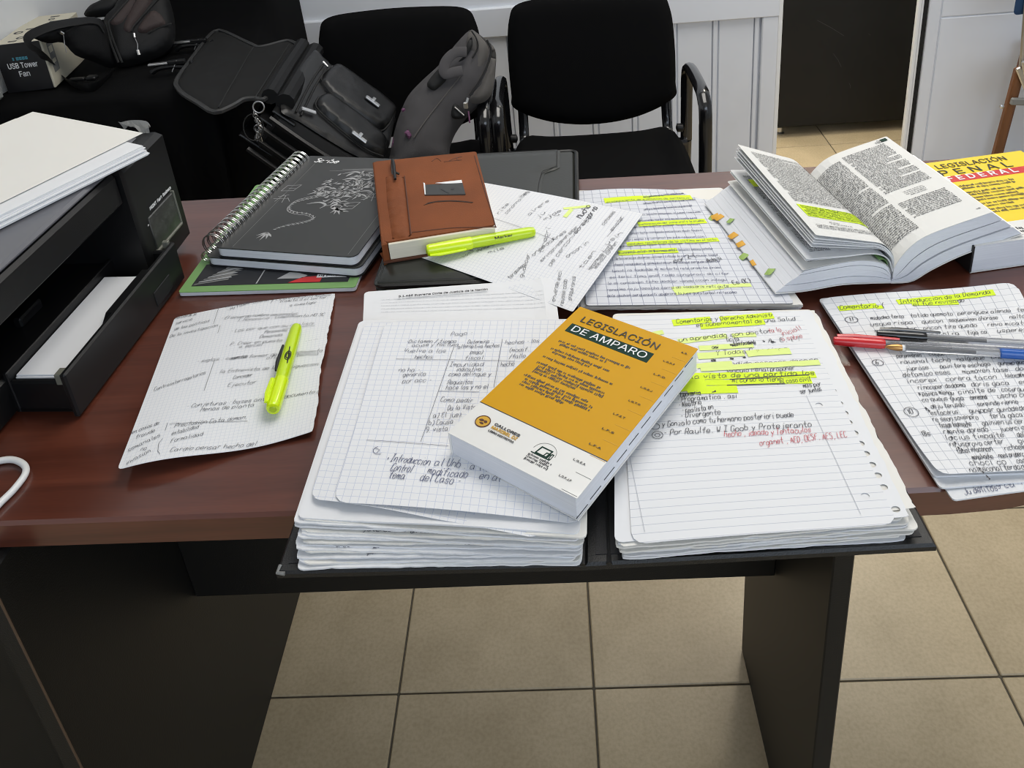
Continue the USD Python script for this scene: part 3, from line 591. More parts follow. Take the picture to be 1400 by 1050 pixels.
# ---------------------------------------------------------------- paper, ink and lettering
class Page:
    "a sheet through four corners (TL, TR, BR, BL); u runs right and v down, in metres on the sheet; bump(a, b) lifts it"
    def __init__(s, TL, TR, BR, BL, bump=None):
        s.c = [np.array(q, float) for q in (TL, TR, BR, BL)]; s.bump = bump
        s.wd = .5 * (np.linalg.norm(s.c[1] - s.c[0]) + np.linalg.norm(s.c[2] - s.c[3])); s.ht = .5 * (np.linalg.norm(s.c[3] - s.c[0]) + np.linalg.norm(s.c[2] - s.c[1]))
    def S(s, u, v, lift=0):
        a, b = (np.asarray(u) / s.wd)[..., None], (np.asarray(v) / s.ht)[..., None]
        p = (1 - a) * (1 - b) * s.c[0] + a * (1 - b) * s.c[1] + a * b * s.c[2] + (1 - a) * b * s.c[3]
        if s.bump is not None: p = p + np.array([0, 0, 1.]) * s.bump(a, b)
        return p + np.array([0, 0, 1.]) * lift
    def uv(s, px):
        z = np.mean([c[2] for c in s.c]); a = b = .5
        for _ in range(6):
            p = at(px[0], px[1], z)
            for _ in range(4):
                q = s.S(a * s.wd, b * s.ht); e = 1e-3
                J = np.c_[(s.S((a + e) * s.wd, b * s.ht) - q)[:2] / e, (s.S(a * s.wd, (b + e) * s.ht) - q)[:2] / e]
                da, db = np.linalg.solve(J, (p - q)[:2]); a += da; b += db
            z = float(s.S(np.clip(a, -.1, 1.1) * s.wd, np.clip(b, -.1, 1.1) * s.ht)[2])
        return np.array([a * s.wd, b * s.ht])
def page_outline(P, r=.004, ragged=None, seed=0, holes=(), ragk=1.0):
    g = rrect(P.wd, P.ht, r, n=3)
    if ragged:
        c = np.array(g.exterior.segmentize(.004).coords)[:-1]; w = meshkit.fbm(np.c_[c * 70, np.full(len(c), seed)], 4, seed)
        ctr = np.array([P.wd / 2, P.ht / 2]); d = ctr - c
        side = {'r': c[:, 0] > P.wd - .002, 'b': c[:, 1] > P.ht - .002, 'l': c[:, 0] < .002, 't': c[:, 1] < .002}
        m = np.any([side[k] for k in ragged], axis=0); c = c + d / np.linalg.norm(d, axis=1, keepdims=True) * (w * .006 * m)[:, None] * ragk; g = Polygon(c).buffer(0)
    for (u, v, rr) in holes: g = g.difference(Point(u, v).buffer(rr, quad_segs=5))
    return g if g.geom_type == 'Polygon' else max(g.geoms, key=lambda x: x.area)
def page_mesh(P, outline=None, step=.012, thick=.0004, **k):
    g = outline if outline is not None else page_outline(P, **k)
    Q, T, _ = tri2d(g, step); T = T[:, ::-1]
    v, f = skin(Q, T, P.S(Q[:, 0], Q[:, 1]), P.S(Q[:, 0], Q[:, 1], -thick))
    uv = np.vstack([Q, Q])
    nt, n = len(T), len(Q)
    side = f[2 * nt:]; v2 = v[side.ravel()]; f = np.vstack([f[:2 * nt], np.arange(side.size).reshape(-1, 3) + len(v)])
    # the cut edge gets an even uv so that no ruling runs down it
    return np.vstack([v, v2]), f, np.vstack([uv, np.full((len(v2), 2), .0020)])

GL = dict(a="45 36 16 05 03 12 22 43 46 43 52", b="09 02 05 16 26 45 43 32 12 03", c="45 36 16 05 03 12 32 43", d="45 36 16 05 03 12 22 43 49 42", e="04 44 45 36 16 05 03 12 32 43", f="48 39 28 22|06 46",
    g="45 36 16 05 03 12 22 43 46 41 30 10", h="09 02 05 16 36 45 42", i="16 12 22|18 28", j="36 31 20 10|38 48", k="09 02|46 04 42", l="19 13 22", m="06 02 05 16 25 22 25 36 45 42", n="06 02 05 16 36 45 42",
    o="16 05 03 12 32 43 45 36 16", p="06 00 05 16 36 45 43 32 12 03", q="45 36 16 05 03 12 32 43 46 40", r="06 02 05 16 36", s="45 36 16 05 14 34 43 32 12 03", t="29 23 32 42|06 46", u="06 03 12 32 43 46 42", v="06 22 46",
    w="06 12 25 32 46", x="06 42|46 02", y="06 23|46 10", z="06 46 02 42", A="02 29 42|14 34", B="02 09 39 48 47 36 06 36 45 43 32 02", C="48 39 19 08 03 12 32 43", D="02 09 29 47 44 22 02", E="49 09 02 42|06 36",
    F="49 09 02|06 36", G="48 39 19 08 03 12 32 43 45 25", H="09 02|49 42|06 46", I="09 49|29 22|02 42", J="49 43 32 12 03", K="09 02|49 05 42", L="09 02 42", M="02 09 25 49 42", N="02 09 42 49", O="19 08 03 12 32 43 48 39 19",
    P="02 09 39 48 46 35 05", Q="19 08 03 12 32 43 48 39 19|24 42", R="02 09 39 48 46 35 05|25 42", S="48 39 19 08 17 36 45 43 32 12 03", T="09 49|29 22", U="09 03 12 32 43 49", V="09 22 49", W="09 12 26 32 49", X="09 42|49 02",
    Y="09 25 49|25 22", Z="09 49 02 42")
GL.update({'0': GL['O'], '1': "17 29 22", '2': "08 19 39 48 46 02 42", '3': "09 39 48 36 16|36 45 43 32 12 03", '4': "39 05 45|37 32", '5': "49 09 06 36 45 43 32 02", '6': "39 16 03 12 32 43 44 35 04", '7': "09 49 12", '8': "26 08 19 39 48 26 04 12 32 44 26",
    '9': "45 06 08 19 39 48 43 12", '.': "12 22", ',': "22 11", '-': "15 35", ':': "16 26|12 22", '/': "01 49", '(': "39 17 14 31", ')': "19 37 34 11", '*': "15 35|26 24", '!': "29 24|22 23"})
GL = {k: [[(int(p[0]), int(p[1]) - 2) for p in s.split()] for s in v.split('|')] for k, v in GL.items()}
def chaikin(p):
    p = np.asarray(p, float)
    if len(p) < 3: return p
    q = np.empty((2 * len(p) - 2, 2)); q[0::2] = .75 * p[:-1] + .25 * p[1:]; q[1::2] = .25 * p[:-1] + .75 * p[1:]
    return np.vstack([p[:1], q, p[-1:]])
def write(text, a, b, h, rng, slant=.34, jit=.8, up=None):
    "handwriting as polylines on the sheet, from a to b (uv), x-height about h * 4/7"
    a, b = np.asarray(a, float), np.asarray(b, float); L = np.linalg.norm(b - a); e = (b - a) / L; up = np.array([e[1], -e[0]]) if up is None else up
    x = 0; items = []
    for chx in text:
        if chx == ' ': x += 3.2; continue
        g = GL.get(chx)
        if g is None: x += 3; continue
        w = max(p[0] for s in g for p in s); items.append((x, g)); x += w + 1.5 + rng.uniform(-.3, .3)
    sy = h / 7 * 1.22; sx = min(L / max(x, 1), sy * 2.1); out = []; dy = 0
    for x0, g in items:
        dy = .6 * dy + rng.gauss(0, .35)
        for s in g:
            pts = [(x0 + p[0] + slant * p[1] * sy / sx * .6 + rng.gauss(0, .13) * jit, p[1] + dy * jit + rng.gauss(0, .22) * jit) for p in s]
            if len(pts) == 1: pts.append((pts[0][0] + .6, pts[0][1]))
            out.append(a + np.outer(chaikin(pts)[:, 0] * sx, e) + np.outer(chaikin(pts)[:, 1] * sy, up))
    return out
def ribbons(P, lines, width, lift=.0007, step=.010):
    "ink strokes as thin flat ribbons that follow the sheet"
    V, F, n = [], [], 0
    for q in lines:
        q = np.asarray(q, float)
        if len(q) < 2: continue
        seg = np.linalg.norm(np.diff(q, axis=0), axis=1)
        if seg.max() > step * 1.5:
            t = np.r_[0, np.cumsum(seg)]; tt = np.linspace(0, t[-1], max(2, int(t[-1] / step) + 1)); tt = np.unique(np.r_[tt, t]); q = np.c_[np.interp(tt, t, q[:, 0]), np.interp(tt, t, q[:, 1])]
        d = np.gradient(q, axis=0); d /= np.linalg.norm(d, axis=1, keepdims=True) + 1e-12
        nn = np.c_[-d[:, 1], d[:, 0]]; w = width if np.ndim(width) else width / 2 * (.86 if width < .0009 else .92)
        A, B = P.S(*(q + nn * w).T, lift), P.S(*(q - nn * w).T, lift); m = len(q)
        V += [A, B]; i = np.arange(m - 1)
        F.append(np.vstack([np.c_[n + i, n + i + 1, n + m + i + 1], np.c_[n + i, n + m + i + 1, n + m + i]])); n += 2 * m
    return trimesh.Trimesh(np.vstack(V), np.vstack(F), process=False)
def bars(P, segs, lift=.0004, seed=0):
    "highlighter strokes: [(a, b, width)] in uv, slightly uneven"
    r = random.Random(seed); ms = []
    for a, b, w in segs:
        a, b = np.asarray(a), np.asarray(b); m = max(3, int(np.linalg.norm(b - a) / .008)); t = np.linspace(0, 1, m)[:, None]
        q = a + (b - a) * t; q[:, 1] += [r.uniform(-.0004, .0004) for _ in range(m)]
        ms.append(ribbons(P, [q], w, lift + .00006 * len(ms)))
    return join(*ms)
SYL = 'co de re la con en to ci on pro ca te ra mi nal di cho ju ris per so es ta do le ga ma no in ter ven se gu ri dad mo ti vo pa re cer al us que ex'.split()
def words(n, rng): return ' '.join(''.join(rng.choice(SYL) for _ in range(rng.choice((1, 2, 2, 3, 3, 4)))) for _ in range(n))
def print_rows(P, x0, y0, x1, y1, lead, rng, xh=.0011, letter=.00105, lift=.0005, ragged=.0, par=.12):
    "body text too small to read: rows of words built letter by letter"
    Q = []; y = y0
    while y < y1:
        x = x0 + (.004 if rng.random() < par else 0); xe = x1 - (rng.random() * .6 * (x1 - x0) if rng.random() < par else rng.random() * ragged * (x1 - x0))
        while x < xe:
            for _ in range(rng.randint(2, 9)):
                if x > xe: break
                hh = xh * rng.choice((1, 1, 1, 1.45)); dd = xh * rng.choice((0, 0, 0, 0, .4)); w = letter * rng.choice((.45, .6, .7, .75))
                Q.append((x, y - hh, x + w, y + dd)); x += letter
            x += letter * .75
        y += lead
    Q = np.array(Q); n = len(Q)
    c = np.stack([P.S(Q[:, 0], Q[:, 1], lift), P.S(Q[:, 2], Q[:, 1], lift), P.S(Q[:, 2], Q[:, 3], lift), P.S(Q[:, 0], Q[:, 3], lift)], 1).reshape(-1, 3)
    i = np.arange(n)[:, None] * 4
    return trimesh.Trimesh(c, np.vstack([i + [0, 2, 1], i + [0, 3, 2]]), process=False)
class Flat:
    "flat local frame with the same S() as a Page: u right, v down"
    def __init__(s, o, ex, ey): s.o, s.ex, s.ey = np.asarray(o, float), np.asarray(ex, float), np.asarray(ey, float); s.ez = np.cross(s.ex, s.ey)
    def S(s, u, v, lift=0): return s.o + np.asarray(u)[..., None] * s.ex - np.asarray(v)[..., None] * s.ey + s.ez * lift
def handlines(P, conv, items, h, rng, **k):
    out = []
    for t, a, b in items: out += write(t, P.uv(conv(*a)), P.uv(conv(*b)), h, rng, **k)
    return out
def circle(c, r, rng, n=14): return np.array([(c[0] + r * 1.1 * math.cos(t), c[1] - r * math.sin(t)) for t in np.linspace(.4, 6.9, n)])

# ---------------------------------------------------------------- printer
PO, PD, PN = np.array([-.511, .988, .75]), np.array([.061, .998, 0]), np.array([.998, -.061, 0]); PD /= np.linalg.norm(PD); PN = np.array([PD[1], -PD[0], 0])
pr = thing('printer', 'black ink tank printer with a pulled-out paper tray on the left end of the desk', 'printer', (-.66, .80, .75))
def PB(a0, a1, b0, b1, z0, z1, c=.003): return place(cbox((a0, b0, z0), (a1, b1, z1), c), PO, PD, PN, up)
def PW(a, b, z): return PO + PD * a + PN * b + up * z
obj('base', join(PB(-.40, -.10, -.32, -.042, .003, .046), PB(-.40, -.10, -.32, -.19, .04, .135), PB(-.40, -.345, -.32, -.040, .04, .130, .004)), m_black_plastic, pr)
obj('scanner', PB(-.40, -.112, -.32, .0, .127, .168, .004), m_black_plastic, pr)
obj('scanner_lid', PB(-.398, -.118, -.318, -.003, .1685, .176, .003), m_lid_grey, pr)
ink = place(hprism([(-.112, -.32), (-.112, .004), (-.104, .006), (.002, .002), (.004, -.004), (.004, -.32)], .012, .170, .006), PO, PD, PN, up)
obj('ink_tank_housing', ink, m_black_plastic, pr)
obj('top_recess', PB(-.08, -.02, -.10, -.02, .1695, .1715, .001), m_lid_grey, pr)
obj('ink_window', PB(-.086, -.020, 0, .0066, .047, .092, .001), m_tank, pr)
obj('window_frame', join(PB(-.089, -.018, 0, .0085, .0435, .0475, .001), PB(-.0195, -.0165, 0, .0078, .045, .094, .001)), m_tank_rim, pr)
for s, a in (('PRINT', -.078), ("Fan't", -.058), ('Business', -.043)):
    obj('lettering', text_on(s, PW(a, .0064, .0985), PD, up, .0042, {'PRINT': .017, "Fan't": .012, 'Business': .022}[s], True), m_white_print, pr)
obj('lettering', text_on('>', PW(-.092, .0064, .084), PD, up, .003, .003, True), m_white_print, pr)
tray = obj('paper_tray', join(PB(-.322, -.090, -.040, .028, .002, .008, .001), PB(-.322, -.315, -.04, .024, .002, .041, .002), PB(-.097, -.090, -.04, .024, .002, .050, .002), PB(-.322, -.09, -.044, -.039, .002, .052, .001)), m_black_plastic, pr)
obj('tray_front', PB(-.330, -.082, .0225, .0295, .002, .056, .002), m_black_plastic, pr)
obj('tray_grip', PB(-.155, -.115, .0290, .0305, .010, .030, .002), m_black_matte, pr)
obj('paper_guide', place(hullof([(-.232, .011, .042), (-.135, .011, .042), (-.232, .0222, .042), (-.135, .0222, .042), (-.222, .013, .052), (-.138, .013, .052), (-.222, .0222, .052), (-.138, .0222, .052)]), PO, PD, PN, up), m_black_plastic, pr)
for k in range(4): obj('guide_stop', PB(-.300 + .019 * k, -.295 + .019 * k, .017, .0222, .042, .048, .002), m_black_plastic, pr)
obj('tray_clip', PB(-.326, -.314, .014, .0222, .040, .053, .001), m_tank_rim, pr)
obj('tray_clip', PB(-.090, -.084, .016, .024, .050, .060, .001), m_tank_rim, pr)
obj('exit_lever', PB(-.24, -.20, -.085, -.075, .046, .058, .002), m_black_plastic, pr)
obj('recess_wall', PB(-.345, -.112, -.195, -.19, .045, .128, .001), m_black_matte, pr)
tp_ = thing('paper_stack', 'blank white paper lying in the open printer tray', 'paper', PW(-.2, 0, .01))
obj('sheet', PB(-.314, -.135, -.038, .0215, .0085, .0405, .0004), m_paper, tp_, smooth=False)
obj('sheet', PB(-.312, -.137, -.038, .0222, .0407, .0422, .0003), m_paper, tp_, smooth=False)

ps = thing('paper_stack', 'thick stack of blank white paper on top of the black printer', 'paper', (-.62, .85, .926))
c2, c1 = at(195, 181, .9415), at(44, 152, .9415); e1 = unit(c2 - c1); e2 = np.array([e1[1], -e1[0], 0.]); e2 = e2 if e2[1] < 0 else -e2
_r = random.Random(8)
cA, cB = at(203, 211, .928), at(0, 312, .928); f2 = unit(cB - cA); f1 = np.array([-f2[1], f2[0], 0.]); f1 = f1 if f1[0] < 0 else -f1
for k in range(9):
    z0 = .9265 + .0014 * k; j = np.array([_r.uniform(-.0025, .0025), _r.uniform(-.002, .002), 0]) + (np.array([-.002, .001, 0]) * (k > 5))
    g = _r.uniform(-.006, .006)
    obj('sheet', place(cbox((0, 0, 0), (.279, .216, .0013), .0002), [*(cA + j)[:2], z0], unit(f2 + f1 * g), unit(f1 - f2 * g), up), m_paper, ps, smooth=False)
for k in range(2):
    z0 = .9393 + .0009 * k
    obj('sheet', place(cbox((0, 0, 0), (.279, .216, .0008), .0002), [*c2[:2], z0], unit(e2), -e1, up) if k else place(cbox((0, 0, 0), (.279, .216, .0008), .0002), [*(c2 + e2 * .022 - e1 * .004)[:2], z0], unit(e2), -e1, up), m_paper_warm, ps, smooth=False)
sc = Page(at(160, 169, .931), at(205, 167, .928), at(203, 180, .9235), at(178, 177, .926), lambda a, b: .006 * np.sin(6 * a) * b + .004 * np.sin(9 * b + 3 * a))
sm_ = page_mesh(sc, step=.006); obj('paper_scrap', sm_, m_scrap, smooth=True, label='small crumpled grey scrap at the back corner of the printer', cat='paper')

# white charging cable
cb = smoothline([at(-260, 700, .754), at(-120, 668, .754), at(-30, 640, .754), at(0, 630, .754), at(20, 629, .754), at(34, 637, .754), at(34, 649, .754), at(20, 668, .754), at(4, 684, .754), at(-30, 715, .754), at(-120, 770, .754), at(-260, 800, .754)], 5)
obj('charging_cable', tube(cb, .0032, 10), m_cable, smooth=True, label='white cable curving onto the desk at the left edge of the photo', cat='cable')

# ---------------------------------------------------------------- magazine and spiral notebooks
rng = random.Random(11)
def pxpoly(pts, z): return [tuple(at(*q, z)[:2]) for q in pts]
mg = thing('magazine', 'green magazine with a dark picture strip lying under the spiral notebook', 'magazine', (*at(360, 330, .75)[:2], .75))
m0, m1 = at(243, 399, .758), at(484, 392, .758); mx = unit((m1 - m0) * [1, 1, 0]); my = np.array([-mx[1], mx[0], 0.])
obj('pages', place(hprism(rrect(.222, .279, .004).exterior.coords[:-1], 0, .0055, .001), [*m0[:2], .7508], mx, my), m_block, mg)
obj('cover', place(prism(rrect(.222, .279, .004), 0, .0008), [*m0[:2], .7564], mx, my), m_green_mag, mg)
mo = np.array([*m0[:2], .7573]); MF = lambda pts, z=0.: place(prism(Polygon(pts), 0, .0003), mo + up * z, mx, my)
obj('picture_panel', MF([(.012, .012), (.210, .012), (.210, .060), (.012, .060)]), m_black_print, mg)
for k in range(9): 
    y0 = .014 + .005 * k; obj('picture_stripe', place(prism(Polygon([(.014 + .004 * k, y0), (.055 + .005 * k * rng.random(), y0 + .010), (.055, y0 + .0125), (.015 + .004 * k, y0 + .002)]), 0, .0002), mo + up * .0004, mx, my), m_silver_print if k % 2 else m_scrap, mg)
obj('picture_shape', MF([(.118, .022), (.150, .022), (.155, .028), (.142, .034), (.138, .050), (.126, .050), (.130, .036)], .0004), m_silver_print, mg)
obj('picture_line', MF([(.094, .013), (.0955, .013), (.0965, .058), (.095, .058)], .0004), m_silver_print, mg)
obj('picture_red', MF([(.135, .013), (.175, .013), (.175, .026), (.150, .024)], .0004), m_red_print, mg)
obj('caption_box', MF([(.168, .022), (.206, .022), (.206, .044), (.168, .044)], .0006), m_white_print, mg)
obj('caption', print_rows(Flat(mo + mx * .170 + my * .042 + up * .001, mx, my), 0, .003, .034, .020, .0048, rng, .0026, .0026, 0), m_print, mg)

def notebook(name_label, BL, TL, z0, z1, W, H, rx, rz, dz=0):
    bl, tl = at(*BL, z1), at(*TL, z1); ey = unit((tl - bl) * [1, 1, 0]); ex = np.array([ey[1], -ey[0], 0.])
    t = thing('spiral_notebook', name_label, 'notebook', (*bl[:2], z0)); b = np.array([*bl[:2], 0.])
    out = rrect(W, H, .010)
    obj('pages', place(hprism(rrect(W - .003, H - .002, .010, .002, .0005).exterior.coords[:-1], z0 + .0012, z1 - .0014, .0012), b, ex, ey, up), m_block, t)
    obj('back_cover', place(prism(out, z0, z0 + .001), b, ex, ey, up), m_black_print, t)
    obj('cover', place(prism(out, z1 - .0013, z1), b, ex, ey, up), m_cover_grey, t)
    for k in range(24):
        yy = .010 + (H - .022) * k / 23
        for dy in (0, .0030):
            c = b + ey * (yy + dy) - ex * rx * .45 + up * (z0 + (z1 - z0) * .5 + dz); r = rz
            obj('wire_ring', tube([c + (ex * math.cos(a) * rx + up * math.sin(a) * r) + ey * .001 * math.cos(a) for a in np.linspace(0, 2 * np.pi, 17)[:-1]], .0008, 5, True), m_wire, t)
    return t, b + up * z1, ex, ey
notebook('lower spiral notebook with black and white picture cover under the dragon notebook', (279, 351), (402, 232), .7578, .7712, .216, .262, .008, .0066)
nb, no, nx_, ny_ = notebook('dark grey spiral notebook with a silver dragon drawing on its cover', (291, 338), (411, 221), .7716, .7862, .196, .262, .0145, .0145, .004)
def strip2(pts, w, n=4, lift=.0003):
    q = smoothline(pts, n) if len(pts) > 2 else np.array(pts, float); w = np.interp(np.linspace(0, 1, len(q)), np.linspace(0, 1, len(np.atleast_1d(w))), np.atleast_1d(w))
    d = np.gradient(q, axis=0); d /= np.linalg.norm(d, axis=1, keepdims=True) + 1e-9; nn = np.c_[-d[:, 1], d[:, 0]] * w[:, None] / 2
    P2 = np.vstack([q + nn, q - nn]); m = len(q); i = np.arange(m - 1)
    v = no + np.outer(P2[:, 0], nx_) + np.outer(P2[:, 1], ny_) + up * lift
    return trimesh.Trimesh(v, np.vstack([np.c_[i, i + 1, m + i + 1], np.c_[i, m + i + 1, m + i]])[:, ::-1], process=False)
TLo = (.0, .262)
D2 = lambda pts: [(TLo[0] + x / 1000, TLo[1] + y / 1000) for x, y in pts]
art = []
body = smoothline([(150, -38), (135, -52), (118, -52), (112, -66), (128, -84), (120, -104), (98, -104), (82, -118), (66, -128), (52, -140), (50, -156), (62, -168), (82, -170), (98, -178), (94, -188), (80, -196), (64, -206), (54, -220)], 6)
for i in range(4, len(body) - 4, 2):
    d = unit(np.r_[body[i + 2] - body[i - 2], 0])[:2]; nrm = np.array([-d[1], d[0]]); wd = 7 * (1 - .55 * i / len(body))
    art.append(strip2(D2([body[i] + nrm * wd * .9, body[i] + d * 1.5 + nrm * wd * .3, body[i] + d * 3.2 - nrm * wd * .1]), [.0004, .0022, .0004], 3))
for s in (1, -1):
    e = [b + np.array([0, s * (5 - 4 * i / len(body))]) for i, b in enumerate(body)][8::5]
    art.append(strip2(D2(e), [.0006, .0011, .0005], 3))
for c, da in (((54, -220), 0), ((120, -150), .6), ((96, -96), 2.2), ((138, -70), .3), ((70, -118), 2.9)):
    for k in range(5):
        a = da + 3.6 + k * .42; L = 20 - 2.5 * abs(k - 2)
        art.append(strip2(D2([c, (c[0] + .5 * L * math.cos(a) + 3, c[1] + .5 * L * math.sin(a)), (c[0] + L * math.cos(a + .25), c[1] + L * math.sin(a + .25))]), [.0014, .003, .0002], 4))
for pts, w in (([(84, -54), (100, -46), (116, -50), (128, -44)], [.0006, .004, .0006]), ([(92, -72), (104, -66), (118, -72)], [.0006, .005, .001]), ([(60, -118), (76, -108), (96, -110), (106, -104)], [.0006, .006, .001]), ([(126, -96), (140, -90), (150, -96)], [.0006, .003, .0004]),
               ([(128, -104), (144, -100), (156, -108)], [.0006, .003, .0004]), ([(126, -112), (142, -112), (152, -122)], [.0006, .003, .0004]), ([(104, -128), (116, -136), (112, -148), (126, -156), (140, -158)], [.001, .006, .001]), ([(78, -40), (120, -36), (170, -34)], [.0004, .0016, .0008]),
               ([(60, -46), (100, -42), (168, -40)], [.0004, .0008, .0006]), ([(64, -100), (78, -94), (90, -98)], [.0006, .003, .0006]), ([(98, -84), (106, -92), (104, -100)], [.001, .004, .001]), ([(72, -144), (88, -138), (100, -144), (96, -154)], [.0008, .004, .0008])):
    art.append(strip2(D2(pts), w, 5))
for (x0, y0) in ((18, -96), (20, -128), (126, -136), (146, -112)):
    for q in (((0, 0), (20, 4)), ((20, 4), (16, -14)), ((16, -14), (-2, -16)), ((-2, -16), (0, 0)), ((6, -8), (16, -6))) if y0 in (-96, -136) else (((0, 0), (14, 6)), ((6, 8), (2, -14)), ((-4, -6), (16, -4)), ((10, 4), (14, -16)), ((16, -2), (24, -12))):
        art.append(strip2(D2([(x0 + a, y0 + b) for a, b in q]), [.0009, .0007], 2))
_q = random.Random(6)
for _ in range(95):
    a_ = _q.uniform(0, 6.28); r_ = math.sqrt(_q.random()); c_ = np.array([108 + 44 * r_ * math.cos(a_), -96 + 54 * r_ * math.sin(a_)]); t_ = _q.uniform(-.5, 1.2); L_ = _q.uniform(6, 17); k_ = _q.uniform(-.9, .9)
    art.append(strip2(D2([c_, c_ + [L_ * .5 * math.cos(t_), L_ * .5 * math.sin(t_)], c_ + [L_ * math.cos(t_ + k_), L_ * math.sin(t_ + k_)]]), [.0004, _q.choice((.0012, .002, .0034, .0044)), .0003], 4))
obj('dragon_drawing', join(*art), m_silver_print, nb, smooth=False, label='silver dragon drawing')
lg = Flat(no, nx_, ny_)
obj('logo', ribbons(lg, [np.c_[l[:, 0], l[:, 1]] for l in write('Scribe', (.022, -.242), (.062, -.240), .010, random.Random(2), .3, .3)], .0022, .0004), m_white_print, nb, smooth=False)
obj('margin_line', join(strip2([(.026, .004), (.026, .256)], [.0006], lift=.0002), strip2([(.184, .004), (.184, .25)], [.0005], lift=.0002)), m_scrap, nb, smooth=False)
if 0: obj('sticky_tab', place(cbox((0, 0, 0), (.018, .022, .0006), .0002), at(333, 268, .772), unit(at(345, 258, .772) - at(333, 268, .772)), np.cross(up, unit(at(345, 258, .772) - at(333, 268, .772)))), plain('pale_green_paper', (.62, .72, .45), .7), nb)

# ---------------------------------------------------------------- padded black portfolio, planner, note sheets
pf_fl, pf_fr = at(505, 392, .776), at(690, 383, .776); px_ = unit((pf_fr - pf_fl) * [1, 1, 0]); px_ = unit([1, -.035, 0]); py_ = np.array([-px_[1], px_[0], 0])
pt = thing('portfolio_case', 'padded black leather portfolio case with a flap under the brown planner', 'portfolio', (*pf_fl[:2], .75))
fo = np.array([*pf_fl[:2], 0.]) + px_ * .004; PWd, PH = .239, .338
obj('body', place(hprism(rrect(PWd, PH, .012).exterior.coords[:-1], .7506, .7765, .008), fo, px_, py_), m_leather_soft, pt)
fl_poly = Polygon([(.001, .001), (PWd - .052, .001), (PWd - .050, PH - .105), (PWd - .047, PH - .075), (PWd - .026, PH - .060), (PWd - .026, PH - .001), (.001, PH - .001)]).buffer(-.003).buffer(.003)
obj('flap', pillow(fl_poly, fo + up * .777, px_, py_, .0028, .001, .006, .012), m_leather_soft, pt, smooth=50)
st_ = np.array(fl_poly.buffer(-.004).exterior.segmentize(.004).coords); 
obj('stitching', tube(np.c_[fo[0] + st_[:, 0] * px_[0] + st_[:, 1] * py_[0], fo[1] + st_[:, 0] * px_[1] + st_[:, 1] * py_[1], np.full(len(st_), .7795)], .0005, 4), m_piping, pt)
rr = np.array(rrect(PWd - .004, PH - .004, .010, .002, .002).exterior.segmentize(.02).coords)
obj('edge_piping', tube(np.c_[fo[0] + rr[:, 0] * px_[0] + rr[:, 1] * py_[0], fo[1] + rr[:, 0] * px_[1] + rr[:, 1] * py_[1], np.full(len(rr), .7745)], .003, 6), m_leather, pt)

ZP = .8065
pl = thing('planner', 'closed brown leather planner with a pen in its cover pocket', 'notebook', (*at(590, 280, ZP)[:2], .78))
a, b, c, d = [at(*q, ZP) for q in ((511, 221), (651, 207), (677, 307), (526, 331))]
plx = unit((b - a + c - d) * [1, 1, 0]); ply = np.array([-plx[1], plx[0], 0])
cov = Polygon([tuple(q[:2]) for q in (a, b, c, d)]).buffer(-.005).buffer(.005, quad_segs=4)
obj('cover', prism(cov, ZP - .002, ZP), m_brown, pl)
blk = Polygon([tuple((q + o)[:2]) for q, o in ((a, plx * .003), (b, -plx * .003), (c, -plx * .001 - ply * .004), (d, plx * .004 - ply * .003))])
obj('pages', hprism(list(blk.exterior.coords)[:-1], .7830, ZP - .002, .0006), m_block_cream, pl)
obj('back_cover', prism(Polygon([tuple((q + o)[:2]) for q, o in ((a, 0 * plx), (b, 0 * plx), (c, -ply * .006), (d, -ply * .007 - plx * .004))]), .7808, .7828), m_brown_dark, pl)
obj('spine', hprism([tuple(q[:2]) for q in (a - plx * .002, a + plx * .003, d + plx * .003 - ply * .002, d - plx * .004 - ply * .004)], .7808, ZP - .0004, .0015), m_brown, pl)
k2 = lambda pts: [(500 + x * 200 / 1050, 190 + y * 200 / 1050) for x, y in pts]
pw2 = lambda pts, z: [tuple(at(*q, z)[:2]) for q in k2(pts)]
obj('pen_pocket', pillow(Polygon(pw2([(142, 265), (270, 264), (290, 440), (318, 688), (190, 708), (150, 430)], ZP + .002)).buffer(0), (0, 0, ZP), (1, 0, 0), (0, 1, 0), .0034, .0004, .004, .005), m_brown, pl, smooth=40)
obj('stitching', tube([[*q, ZP + .0022] for q in smoothline(pw2([(278, 268), (298, 440), (325, 684)], ZP + .002), 6)], .0008, 5), m_brown_dark, pl)
obj('cover_groove', tube([[*q, ZP + .0002] for q in smoothline(pw2([(330, 672), (620, 640), (900, 632), (925, 605), (850, 360), (780, 120)], ZP), 5)], .0007, 5), m_brown_dark, pl)
obj('slit', prism(Polygon(pw2([(415, 478), (450, 457), (520, 445), (620, 441), (700, 446), (772, 455), (765, 460), (690, 453), (600, 449), (500, 455), (440, 470)], ZP)).buffer(0), ZP - .001, ZP + .0004), m_slit, pl)
obj('card_slot', prism(Polygon(pw2([(420, 398), (718, 395), (715, 405), (425, 408)], ZP)), ZP - .001, ZP + .0005), m_slit, pl)
cd = Polygon(pw2([(422, 330), (695, 316), (716, 396), (428, 402)], ZP + .0006)); obj('card', prism(cd, ZP + .0001, ZP + .0009), m_cover_grey, pl, label='dark card in the cover slot')
obj('card_edge', join(prism(Polygon(pw2([(500, 318), (688, 296), (695, 322), (600, 325)], ZP)), ZP + .0001, ZP + .0006), prism(Polygon(pw2([(414, 318), (426, 322), (432, 404), (424, 402)], ZP)), ZP + .0001, ZP + .0012)), m_white_print, pl, label='white card edge behind the dark card')
